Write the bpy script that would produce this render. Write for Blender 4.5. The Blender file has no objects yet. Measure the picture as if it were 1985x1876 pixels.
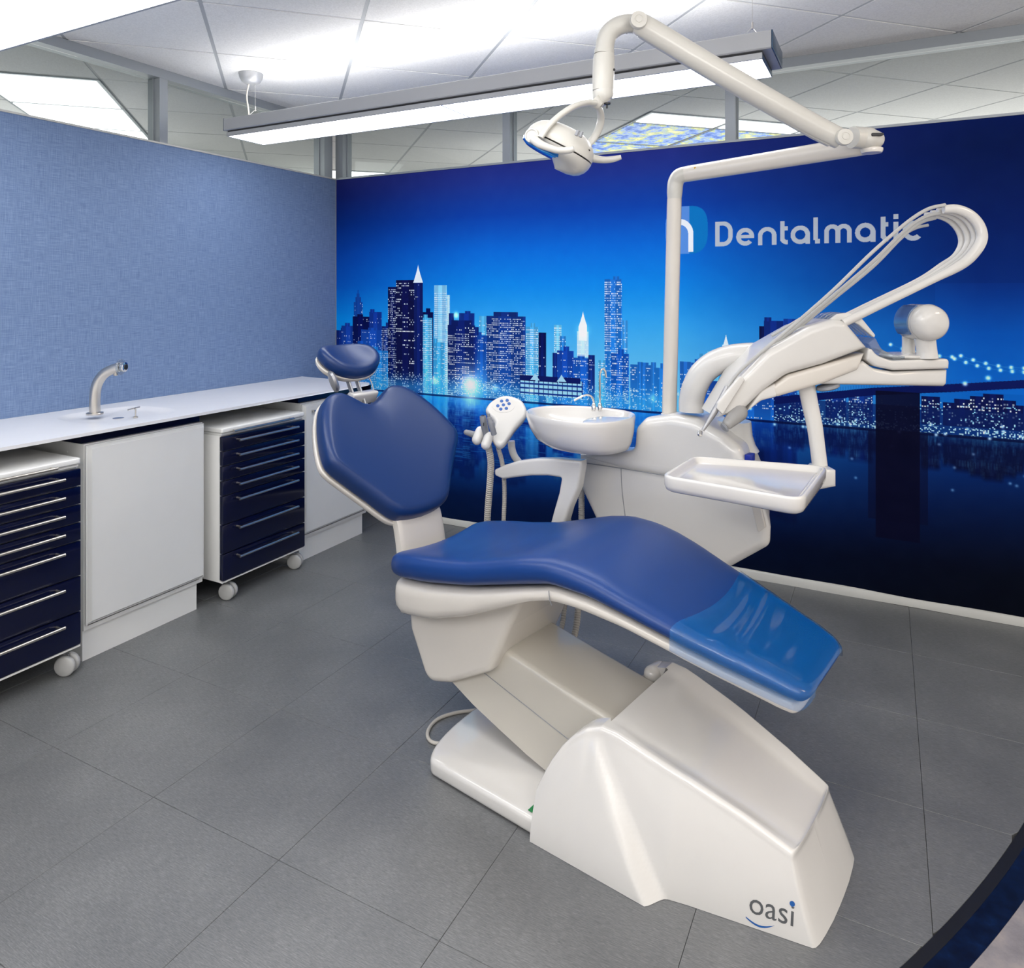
import bpy, bmesh, math, random
import numpy as np
from mathutils import Vector, Matrix, Euler
from math import sin, cos, pi, sqrt, radians

# ------------------------------------------------------------------ camera, light, exposure
C = bpy.context.scene.collection
scene = bpy.context.scene
cam_d = bpy.data.cameras.new('camera'); cam = bpy.data.objects.new('camera', cam_d); C.objects.link(cam)
cam.location = (3.163, -3.600, 1.37)
cam.rotation_euler = (pi/2, 0, radians(27.84))
cam_d.sensor_fit = 'HORIZONTAL'; cam_d.sensor_width = 36.0
cam_d.lens = 1388.0/1985*36
cam_d.shift_x = (992.5-983.5)/1985
cam_d.shift_y = -(938-568)/1985
cam_d.clip_start = 0.05
scene.camera = cam
w = bpy.data.worlds.new('world'); scene.world = w; w.use_nodes = True
bg = w.node_tree.nodes['Background']; bg.inputs[0].default_value = (1.0, 0.965, 0.93, 1); bg.inputs[1].default_value = 0.90
scene.view_settings.view_transform = 'Standard'; scene.view_settings.look = 'None'
scene.view_settings.exposure = 0.10; scene.view_settings.gamma = 1.0
try: scene.view_settings.use_curve_mapping = False
except Exception: pass
scene.cycles.use_denoising = True
scene.cycles.max_bounces = 7; scene.cycles.glossy_bounces = 3; scene.cycles.transparent_max_bounces = 10
scene.cycles.sample_clamp_indirect = 4.0
scene.cycles.caustics_reflective = False; scene.cycles.caustics_refractive = False
def area(name, loc, size, power, rot=(0,0,0), col=(1,1,1)):
    l = bpy.data.lights.new(name, 'AREA'); l.shape='RECTANGLE'; l.size=size[0]; l.size_y=size[1]; l.energy=power; l.color=col
    o = bpy.data.objects.new(name, l); o.location=loc; o.rotation_euler=rot; C.objects.link(o); return o
area('light_hall_ceiling', (2.7,-4.8,2.44), (1.6,1.6), 26, (0,0,0), (1,.95,.90))
area('fill_room_beyond_left', (-2.4,-1.6,1.6), (2.2,3.0), 26, (pi,0,0), (1,.97,.96))  # added unseen fill, brightens the ceiling beyond the left glazing
area('fill_room_beyond_back', (2.4,2.6,1.6), (5.0,2.6), 48, (pi,0,0), (1,.95,.92))  # unseen fill added to lift the dark ceiling behind the printed wall
area('fill_room_beyond_corner', (-2.4,2.4,1.6), (2.2,2.2), 16, (pi,0,0), (1,.99,.94))  # added fill hidden below the wall tops, for the corner room ceiling
area('fill_hall_upward', (4.6,-4.2,1.3), (2.2,2.2), 130, (pi,0,0), (1,.97,.94))  # fill added behind the camera to brighten the room ceiling, no actual fixture
area('fill_hall_upward_left', (1.2,-5.2,1.3), (2.2,1.6), 100, (pi,0,0), (1,.98,.97))  # second added upward fill out of view, evens the ceiling brightness
area('fill_corner_room_wall', (-1.6,1.6,1.5), (1.0,.8), 22, (radians(100),0,radians(50)), (1,1,.93))  # added fill out of view, lights the dark wall of the corner room
area('light_hall_warm', (5.0,-1.6,2.40), (.5,.5), 11, (0,0,0), (1,.78,.56))

# ------------------------------------------------------------------ helpers
class T: pass
CH = Matrix.Translation((2.40207, -1.68937, 0)) @ Matrix.Rotation(radians(-11.0), 4, 'Z')      # treatment chair frame: x to the foot end, y to the far side
CO = Matrix.Translation((3.007,-1.307,1.37)) @ Matrix.Translation((0,0,-1.37)) @ Matrix.Rotation(radians(27.84), 4, 'Z')   # console frame: x along the console, y across it
ID = Matrix.Identity(4)

def thing(name, label, cat, group=None, loc=(0,0,0), fr=ID, rz=0, kind=None):
    o = bpy.data.objects.new(name, None); C.objects.link(o)
    o.empty_display_size = .1
    o.matrix_world = fr @ Matrix.Translation(loc) @ Matrix.Rotation(rz, 4, 'Z')
    o['label'] = label; o['category'] = cat
    if group: o['group'] = group
    if kind: o['kind'] = kind
    ROOT[o.name] = o.matrix_world.copy(); FRAME[o.name] = fr
    return o
ROOT = {}; FRAME = {}
def rootof(o):
    while o.parent: o = o.parent
    return o
def obj(name, geo, m, parent=None, fr=None, sm=35, kind=None, label=None, cat=None, group=None, bevel=0, seg=2):
    """geo = (verts, faces) in frame fr (default: the thing's own frame); links ONE mesh object."""
    V, F = geo[0], geo[1]
    r = rootof(parent) if parent else None
    if fr is None: fr = FRAME[r.name] if (r and r.name in FRAME) else ID
    M = fr if not (r and r.name in ROOT) else ROOT[r.name].inverted() @ fr
    me = bpy.data.meshes.new(name)
    me.from_pydata([tuple(M @ Vector(v)) for v in V], [], [tuple(f) for f in F])
    bm = bmesh.new(); bm.from_mesh(me)
    if bevel:
        es = [e for e in bm.edges if len(e.link_faces)==2 and e.calc_face_angle(0) > radians(50)]
        bmesh.ops.bevel(bm, geom=es, offset=bevel, segments=seg, profile=.5, affect='EDGES', clamp_overlap=True)
    bmesh.ops.recalc_face_normals(bm, faces=bm.faces)
    bm.to_mesh(me); bm.free()
    if sm:
        for p in me.polygons: p.use_smooth = True
        me.set_sharp_from_angle(angle=radians(sm))
    me.materials.append(m)
    o = bpy.data.objects.new(name, me); C.objects.link(o)
    if parent: o.parent = parent
    if kind: o['kind'] = kind
    if label: o['label'] = label
    if cat: o['category'] = cat
    if group: o['group'] = group
    return o

def cat_(*gs):
    V=[];F=[]
    for v,f in gs:
        n=len(V); V+=list(v); F+=[tuple(i+n for i in q) for q in f]
    return V,F
def box(x0,x1,y0,y1,z0,z1):
    V=[(x,y,z) for z in (z0,z1) for y in (y0,y1) for x in (x0,x1)]
    return V,[(0,1,3,2),(4,6,7,5),(0,4,5,1),(2,3,7,6),(0,2,6,4),(1,5,7,3)]
def catmull(P, n=8, closed=False):
    P=[np.array(p,float) for p in P]; out=[]
    N=len(P)
    rng = range(N) if closed else range(N-1)
    for i in rng:
        p0=P[(i-1)%N] if (closed or i>0) else 2*P[0]-P[1]
        p1=P[i]; p2=P[(i+1)%N]
        p3=P[(i+2)%N] if (closed or i+2<N) else 2*P[-1]-P[-2]
        for k in range(n):
            t=k/n
            out.append(.5*((2*p1)+(-p0+p2)*t+(2*p0-5*p1+4*p2-p3)*t*t+(-p0+3*p1-3*p2+p3)*t**3))
    if not closed: out.append(P[-1])
    return out
def tube(P, r, n=14, sub=8, ell=1.0, caps=True, ridge=0, pitch=0, up=None):
    """swept tube; r a number or one per control point; ell = second radius factor."""
    P=[np.array(p,float) for p in P]
    R=[r]*len(P) if np.isscalar(r) else list(r)
    Q=catmull([np.append(p,q) for p,q in zip(P,R)], sub) if sub>1 else [np.append(p,q) for p,q in zip(P,R)]
    if ridge:
        L=[0]
        for a,b in zip(Q[:-1],Q[1:]): L.append(L[-1]+np.linalg.norm(b[:3]-a[:3]))
        m=int(L[-1]/pitch*4); ss=np.linspace(0,L[-1],m)
        A=np.array(Q); Q=[np.array([np.interp(s,L,A[:,k]) for k in range(4)]) for s in ss]
        for i,q in enumerate(Q): q[3]*= (1+ridge*(1 if i%4 in (0,1) else -1))
    V=[];F=[]; nrm=None
    for i,q in enumerate(Q):
        a=Q[max(i-1,0)][:3]; b=Q[min(i+1,len(Q)-1)][:3]; t=b-a; t/= (np.linalg.norm(t)+1e-12)
        if nrm is None:
            u=np.array(up if up is not None else ((0,0,1) if abs(t[2])<.9 else (1,0,0)),float)
            nrm=u-t*(u@t)
        else: nrm=nrm-t*(nrm@t)
        nrm/=np.linalg.norm(nrm); bi=np.cross(t,nrm)
        for k in range(n):
            an=2*pi*k/n; V.append(tuple(q[:3]+q[3]*(nrm*cos(an)+bi*sin(an)*ell)))
    m=len(Q)
    for i in range(m-1):
        for k in range(n): F.append((i*n+k,i*n+(k+1)%n,(i+1)*n+(k+1)%n,(i+1)*n+k))
    if caps: F.append(tuple(range(n))[::-1]); F.append(tuple((m-1)*n+k for k in range(n)))
    return V,F
def capsule(a,b,r0,r1=None,n=18,k=5):
    """round-ended rod"""
    r1=r0 if r1 is None else r1
    a=np.array(a,float);b=np.array(b,float);d=(b-a);L=np.linalg.norm(d);d/=L
    P=[];R=[]
    for i in range(k+1):
        th=pi/2*(1-i/k); P.append(a-d*r0*sin(th)); R.append(max(r0*cos(th),1e-4))
    for i in range(k+1):
        th=pi/2*i/k; P.append(b+d*r1*sin(th)); R.append(max(r1*cos(th),1e-4))
    return tube(P,R,n=n,sub=1)
def lathe(prof, n=32, o=(0,0,0), ax=(0,0,1), sx=1, sy=1, xa=None):
    """prof: (radius, height) pairs along ax"""
    ax=np.array(ax,float);ax/=np.linalg.norm(ax)
    u=np.array(xa if xa is not None else ((1,0,0) if abs(ax[0])<.9 else (0,1,0)),float); u=u-ax*(u@ax);u/=np.linalg.norm(u);v=np.cross(ax,u)
    o=np.array(o,float); V=[];F=[]
    for r,h in prof:
        for k in range(n):
            an=2*pi*k/n; V.append(tuple(o+ax*h+u*max(r,1e-4)*cos(an)*sx+v*max(r,1e-4)*sin(an)*sy))
    m=len(prof)
    for i in range(m-1):
        for k in range(n): F.append((i*n+k,i*n+(k+1)%n,(i+1)*n+(k+1)%n,(i+1)*n+k))
    F.append(tuple(range(n))[::-1]); F.append(tuple((m-1)*n+k for k in range(n)))
    return V,F
def loft(rings, caps=True):
    n=len(rings[0]); V=[tuple(p) for r in rings for p in r]; F=[]; m=len(rings)
    for i in range(m-1):
        for k in range(n): F.append((i*n+k,i*n+(k+1)%n,(i+1)*n+(k+1)%n,(i+1)*n+k))
    if caps: F.append(tuple(range(n))[::-1]); F.append(tuple((m-1)*n+k for k in range(n)))
    return V,F
def rpoly(P, seg=5):
    """2D polygon of (x,y[,radius]) with rounded corners"""
    out=[]; N=len(P)
    for i in range(N):
        p=np.array(P[i][:2],float); r=P[i][2] if len(P[i])>2 else 0
        if r<=0: out.append(p); continue
        a=np.array(P[i-1][:2],float)-p; b=np.array(P[(i+1)%N][:2],float)-p
        la,lb=np.linalg.norm(a),np.linalg.norm(b); a/=la;b/=lb
        ang=math.acos(max(-1,min(1,a@b))); d=min(r/math.tan(ang/2),la*.45,lb*.45)
        p0=p+a*d;p1=p+b*d
        for k in range(seg+1):
            t=k/seg; out.append((1-t)**2*p0+2*t*(1-t)*p+t*t*p1)
    return out
def area2(P): return sum(P[i-1][0]*P[i][1]-P[i][0]*P[i-1][1] for i in range(len(P)))/2
def inset(P, d):
    n=len(P); s=1 if area2(P)>0 else -1; out=[]
    for i in range(n):
        a=np.array(P[i-1],float);p=np.array(P[i],float);b=np.array(P[(i+1)%n],float)
        e0=p-a; e1=b-p; e0/=np.linalg.norm(e0)+1e-9; e1/=np.linalg.norm(e1)+1e-9
        n0=np.array([-e0[1],e0[0]])*s; n1=np.array([-e1[1],e1[0]])*s
        m=n0+n1; L=np.linalg.norm(m)
        m = n0 if L<.2 else m/L
        out.append(p+m*d/max(.5,m@n0))
    return out
def guard(P, r):
    P=[np.array(p,float) for p in P]; n=len(P)
    Q=[]
    for p in P:
        if not Q or np.linalg.norm(p-Q[-1])>2e-4: Q.append(p)
    P=Q; s=1 if area2(P)>0 else -1
    # erode then dilate on a fine scale: drop points whose inset would fold over
    for _ in range(60):
        I=inset(P,r); n=len(P); bad=[]
        for i in range(n):
            j=(i+1)%n
            if (P[j]-P[i])@(I[j]-I[i])<=0: bad.append((np.linalg.norm(P[j]-P[i]),i))
        if not bad: break
        k=min(bad)[1]; j=(k+1)%n
        a,b=P[k-1],P[(j+1)%n]; m=(P[k]+P[j])/2
        P[k]=m; P.pop(j)
    return P
def slab(P, d0, d1, er, plane='xz', seg=4, tap0=0, tap1=0, kx=1.0):
    P=guard(P,er+max(tap0,tap1,0))
    """extruded 2D outline from depth d0 to d1 with rounded rims (radius er)"""
    rings=[]
    def put(Q,d):
        if plane=='xz': return [(q[0],d,q[1]) for q in Q]
        if plane=='xy': return [(q[0],q[1],d) for q in Q]
        return [(d,q[0],q[1]) for q in Q]
    sg=1 if d1>d0 else -1
    for k in range(seg+1):
        th=pi/2*k/seg; rings.append(put(inset(P,er*(1-sin(th))+tap0),d0+sg*er*(1-cos(th))))
    for k in range(seg+1):
        th=pi/2*(1-k/seg); Q=inset(P,er*(1-sin(th))+tap1); cx=np.mean(P,axis=0)[0]; rings.append(put([np.array([cx+(q[0]-cx)*kx,q[1]]) for q in Q],d1-sg*er*(1-cos(th))))
    return loft(rings)
def pillow(P, O, S, Tn, N, thick, er, dish=lambda s,t:0, back=.012):
    """cushion on a plane: outline P in (s,t) round origin O, front towards N"""
    O=np.array(O,float);S=np.array(S,float);Tn=np.array(Tn,float);N=np.array(N,float)
    c=np.mean(P,axis=0); rings=[]
    def ring(ins,n,sc=1.0):
        r=[]
        for p in P:
            v=np.array(p)-c; L=np.linalg.norm(v); q=c+v*max(0,(1-ins/L))*sc
            r.append(tuple(O+S*q[0]+Tn*q[1]+N*(n+dish(q[0],q[1]))))
        return r
    for sc in (.02,.2,.4,.6,.78,.9): rings.append(ring(er,thick,sc))
    for k in range(7):
        th=pi/2*(1-k/6); rings.append(ring(er*(1-cos(th)),thick-er*(1-sin(th))))
    for k in range(4):
        th=pi/2*k/3; rings.append(ring(back*(1-cos(th)),back*(1-sin(th))))
    for sc in (.7,.02): rings.append(ring(back,0,sc))
    return loft(rings)

# ------------------------------------------------------------------ materials
def mat(name, col, rough=.5, metal=0, coat=0, spec=.5, noise=None, bump=None, emit=None, var=0.0):
    m=bpy.data.materials.new(name); m.use_nodes=True; nt=m.node_tree; b=nt.nodes['Principled BSDF']
    b.inputs['Base Color'].default_value=(*col,1); b.inputs['Roughness'].default_value=rough
    b.inputs['Metallic'].default_value=metal; b.inputs['Coat Weight'].default_value=coat; b.inputs['Coat Roughness'].default_value=.05
    b.inputs['Specular IOR Level'].default_value=spec
    tc=nt.nodes.new('ShaderNodeTexCoord')
    sc,amt = noise or (6,.04)
    n=nt.nodes.new('ShaderNodeTexNoise'); n.inputs['Scale'].default_value=sc; n.inputs['Detail'].default_value=4
    nt.links.new(tc.outputs['Object'],n.inputs['Vector'])
    cr=nt.nodes.new('ShaderNodeMixRGB'); cr.blend_type='MIX'
    cr.inputs[1].default_value=(*[c*(1-amt) for c in col],1); cr.inputs[2].default_value=(*[min(1,c*(1+amt)) for c in col],1)
    nt.links.new(n.outputs['Fac'],cr.inputs[0]); nt.links.new(cr.outputs[0],b.inputs['Base Color'])
    if bump:
        n2=nt.nodes.new('ShaderNodeTexNoise'); n2.inputs['Scale'].default_value=bump[0]; n2.inputs['Detail'].default_value=3
        nt.links.new(tc.outputs['Object'],n2.inputs['Vector'])
        bp=nt.nodes.new('ShaderNodeBump'); bp.inputs['Strength'].default_value=bump[1]; bp.inputs['Distance'].default_value=.002
        nt.links.new(n2.outputs['Fac'],bp.inputs['Height']); nt.links.new(bp.outputs[0],b.inputs['Normal'])
    if emit:
        b.inputs['Emission Color'].default_value=(*emit[0],1); b.inputs['Emission Strength'].default_value=emit[1]
    return m
WHITE = mat('glossy_white_plastic',(.68,.64,.58),.22,coat=.5)
WHITE2= mat('bright_white_plastic',(.68,.665,.635),.2,coat=.5)
BEIGE = mat('warm_grey_plastic',(.53,.50,.44),.25,coat=.4)
LAMPW = mat('lamp_cream_plastic',(.56,.545,.50),.32,coat=.2)
CERAM = mat('white_ceramic',(.68,.66,.63),.12,coat=.6)
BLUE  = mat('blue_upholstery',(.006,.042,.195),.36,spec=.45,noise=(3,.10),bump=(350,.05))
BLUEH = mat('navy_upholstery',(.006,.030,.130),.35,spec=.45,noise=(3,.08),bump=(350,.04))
GREYP = mat('grey_plastic',(.25,.26,.28),.4)
LGREY = mat('light_grey_rubber',(.47,.47,.46),.45)
HOSEB = mat('beige_hose',(.50,.47,.42),.5)
STEEL = mat('brushed_steel',(.62,.58,.52),.28,metal=1)
CHROME= mat('chrome',(.75,.73,.70),.12,metal=1)
SILV  = mat('silver_paint',(.35,.35,.36),.35,metal=.7)
NAVY  = mat('navy_gloss_lacquer',(.0018,.0035,.026),.18,coat=.25,spec=.35,noise=(2,.2))
CABW  = mat('cabinet_white',(.80,.80,.78),.42)
CABD  = mat('door_light_grey',(.73,.735,.725),.38)
TOPW  = mat('worktop_white',(.76,.76,.78),.34)
ALU   = mat('anodised_aluminium',(.36,.39,.42),.38,metal=.55,noise=(2,.05))
FIXT  = mat('fixture_aluminium',(.42,.43,.45),.42,metal=.4)
DARK  = mat('dark_recess',(.02,.02,.024),.5)
BASEB = mat('baseboard_white',(.55,.55,.52),.45,noise=(3,.15))
BLACK = mat('black_plastic',(.01,.01,.011),.4)
ENDB  = mat('end_cap_blue_reflection',(.035,.08,.15),.25,metal=.4)  # dark blue reflection on the lamp ends put into the base colour
GREEN = mat('green_sticker',(.01,.22,.06),.5)
YELL  = mat('yellow_sticker',(.65,.42,.08),.5)
INK   = mat('grey_ink',(.09,.095,.10),.5)
INKB  = mat('blue_ink',(.01,.10,.36),.5)
BUTTON= mat('blue_button',(.04,.12,.38),.4)
DIFF  = mat('lamp_diffuser',(.9,.9,.92),.4,emit=((.97,.98,1),8.5))
UPLIT = mat('uplight_strip',(.9,.9,.9),.5,emit=((1,.985,.97),5.0))
PANEL = mat('lit_ceiling_panel',(.9,.9,.9),.5,emit=((1,.985,.98),2.2))

def glass_mat(name, tint=(1,1,1), gl=.06, rough=.03, diff=None):
    m=bpy.data.materials.new(name); m.use_nodes=True; nt=m.node_tree
    for n in list(nt.nodes): nt.nodes.remove(n)
    out=nt.nodes.new('ShaderNodeOutputMaterial'); mx=nt.nodes.new('ShaderNodeMixShader'); tr=nt.nodes.new('ShaderNodeBsdfTransparent')
    g=nt.nodes.new('ShaderNodeBsdfGlossy'); lw=nt.nodes.new('ShaderNodeLayerWeight'); lw.inputs['Blend'].default_value=.5; pw=nt.nodes.new('ShaderNodeMath'); pw.operation='POWER'; pw.inputs[1].default_value=4.5
    ad=nt.nodes.new('ShaderNodeMath'); ad.operation='ADD'; ad.inputs[1].default_value=gl; ad.use_clamp=True
    g.inputs['Roughness'].default_value=rough; tr.inputs[0].default_value=(*tint,1)
    nt.links.new(lw.outputs['Facing'],pw.inputs[0]); nt.links.new(pw.outputs[0],ad.inputs[0]); nt.links.new(ad.outputs[0],mx.inputs[0]); nt.links.new(g.outputs[0],mx.inputs[2])
    if diff:
        df=nt.nodes.new('ShaderNodeBsdfDiffuse'); df.inputs[0].default_value=(*diff[0],1); m2=nt.nodes.new('ShaderNodeMixShader'); m2.inputs[0].default_value=diff[1]
        nt.links.new(tr.outputs[0],m2.inputs[1]); nt.links.new(df.outputs[0],m2.inputs[2]); nt.links.new(m2.outputs[0],mx.inputs[1])
    else: nt.links.new(tr.outputs[0],mx.inputs[1])
    nt.links.new(mx.outputs[0],out.inputs[0]); T.g=g; T.nt=nt
    return m
GLASS=glass_mat('window_glass',(.93,.96,.95),.03,.0)
CLEAR=glass_mat('clear_plastic_hood',(.82,.87,.92),.08,.08,((.5,.55,.6),.18))
VINYL=glass_mat('clear_vinyl_cover',(.92,.96,1),.04,.10,((.0,.20,.60),.26))  # blue diffuse share paints the brightening of the cover by reflected light
_w=T.nt.nodes.new('ShaderNodeTexWave'); _w.inputs['Scale'].default_value=2.2; _w.inputs['Distortion'].default_value=2.5; _w.bands_direction='X'
_c=T.nt.nodes.new('ShaderNodeTexCoord'); _b=T.nt.nodes.new('ShaderNodeBump'); _b.inputs['Strength'].default_value=.25; _b.inputs['Distance'].default_value=.03
T.nt.links.new(_c.outputs['Object'],_w.inputs[0]); T.nt.links.new(_w.outputs['Fac'],_b.inputs['Height']); T.nt.links.new(_b.outputs[0],T.g.inputs['Normal'])
LENS=mat('blue_lamp_lens',(.03,.22,.62),.08,coat=.8)

def ramp(nt, fac, stops):
    r=nt.nodes.new('ShaderNodeValToRGB'); e=r.color_ramp.elements
    while len(e)>1: e.remove(e[-1])
    e[0].position=stops[0][0]; e[0].color=(*stops[0][1],1)
    for p,c in stops[1:]:
        x=e.new(p); x.color=(*c,1)
    nt.links.new(fac,r.inputs[0]); return r.outputs[0]
def nodes(name):
    m=bpy.data.materials.new(name); m.use_nodes=True; nt=m.node_tree
    return m,nt,nt.nodes['Principled BSDF']
def texn(nt, vec, scale, detail=3, rough=.5, mp=None):
    if mp:
        q=nt.nodes.new('ShaderNodeMapping'); q.inputs['Scale'].default_value=mp; nt.links.new(vec,q.inputs[0]); vec=q.outputs[0]
    n=nt.nodes.new('ShaderNodeTexNoise'); n.inputs['Scale'].default_value=scale; n.inputs['Detail'].default_value=detail; n.inputs['Roughness'].default_value=rough
    nt.links.new(vec,n.inputs[0]); return n.outputs['Fac']
def mth(nt,op,a,b):
    n=nt.nodes.new('ShaderNodeMath'); n.operation=op
    for i,v in enumerate((a,b)):
        if isinstance(v,(int,float)): n.inputs[i].default_value=v
        else: nt.links.new(v,n.inputs[i])
    return n.outputs[0]
# floor vinyl: fine streaks across the tile, faint stains
FLOOR,nt,b=nodes('grey_brushed_vinyl'); tc=nt.nodes.new('ShaderNodeTexCoord').outputs['Object']
f1=texn(nt,tc,1,4,.6,(42,480,1)); f2=texn(nt,tc,3.0,5,.6); f3=texn(nt,tc,1,2,.5,(120,900,1))
f=mth(nt,'ADD',mth(nt,'MULTIPLY',f1,.45),mth(nt,'ADD',mth(nt,'MULTIPLY',f2,.25),mth(nt,'MULTIPLY',f3,.30)))
nt.links.new(ramp(nt,f,[(.32,(.075,.079,.083)),(.5,(.145,.149,.152)),(.68,(.250,.252,.253))]),b.inputs['Base Color'])
nt.links.new(mth(nt,'ADD',mth(nt,'MULTIPLY',f2,.25),.24),b.inputs['Roughness'])
bp=nt.nodes.new('ShaderNodeBump'); bp.inputs['Strength'].default_value=.12; bp.inputs['Distance'].default_value=.001
nt.links.new(f1,bp.inputs['Height']); nt.links.new(bp.outputs[0],b.inputs['Normal'])
JOINT=mat('floor_joint',(.07,.07,.072),.7)
# woven blue wallcovering
FABRIC,nt,b=nodes('blue_woven_wallcovering'); tc=nt.nodes.new('ShaderNodeTexCoord').outputs['Object']
a1=texn(nt,tc,1,3,.6,(1,420,14)); a2=texn(nt,tc,1,3,.6,(1,16,420)); a3=texn(nt,tc,1.2,2)
f=mth(nt,'ADD',mth(nt,'MULTIPLY',a1,.5),mth(nt,'MULTIPLY',a2,.5))
nt.links.new(ramp(nt,f,[(.34,(.095,.150,.285)),(.5,(.150,.225,.385)),(.66,(.225,.315,.49))]),b.inputs['Base Color'])
b.inputs['Roughness'].default_value=.7
bp=nt.nodes.new('ShaderNodeBump'); bp.inputs['Strength'].default_value=.25; bp.inputs['Distance'].default_value=.001
nt.links.new(f,bp.inputs['Height']); nt.links.new(bp.outputs[0],b.inputs['Normal'])
# ceiling board
CEIL,nt,b=nodes('mineral_ceiling_tile'); tc=nt.nodes.new('ShaderNodeTexCoord').outputs['Object']
f=texn(nt,tc,140,4,.7)
nt.links.new(ramp(nt,f,[(.35,(.80,.80,.79)),(.6,(.90,.90,.89))]),b.inputs['Base Color']); b.inputs['Roughness'].default_value=.9
bp=nt.nodes.new('ShaderNodeBump'); bp.inputs['Strength'].default_value=.5; bp.inputs['Distance'].default_value=.003
nt.links.new(f,bp.inputs['Height']); nt.links.new(bp.outputs[0],b.inputs['Normal'])
RAILM=mat('ceiling_runner_grey',(.46,.48,.50),.5)
RAIL=mat('ceiling_grid_white',(.62,.63,.64),.5)
# stone floor beyond the blue band
STONE,nt,b=nodes('pale_stone_floor'); tc=nt.nodes.new('ShaderNodeTexCoord').outputs['Object']
f=texn(nt,tc,9,8,.7)
nt.links.new(ramp(nt,f,[(.3,(.16,.15,.165)),(.5,(.27,.25,.26)),(.7,(.38,.33,.31))]),b.inputs['Base Color']); b.inputs['Roughness'].default_value=.35
MARBLE,nt,b=nodes('navy_speckled_band'); tc=nt.nodes.new('ShaderNodeTexCoord').outputs['Object']
f=texn(nt,tc,28,8,.75)
nt.links.new(ramp(nt,f,[(.4,(.001,.002,.009)),(.6,(.002,.008,.034)),(.75,(.006,.03,.10))]),b.inputs['Base Color']); b.inputs['Roughness'].default_value=.3
# backlit blossom ceiling print
BLOSS,nt,b=nodes('backlit_blossom_print'); tc=nt.nodes.new('ShaderNodeTexCoord').outputs['Object']
f=texn(nt,tc,8,8,.70)
col=ramp(nt,f,[(.36,(.04,.12,.50)),(.45,(.13,.26,.72)),(.505,(.42,.56,.82)),(.53,(.50,.56,.20)),(.60,(.85,.80,.45))])
nt.links.new(col,b.inputs['Base Color']); nt.links.new(col,b.inputs['Emission Color']); b.inputs['Emission Strength'].default_value=.55

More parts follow.
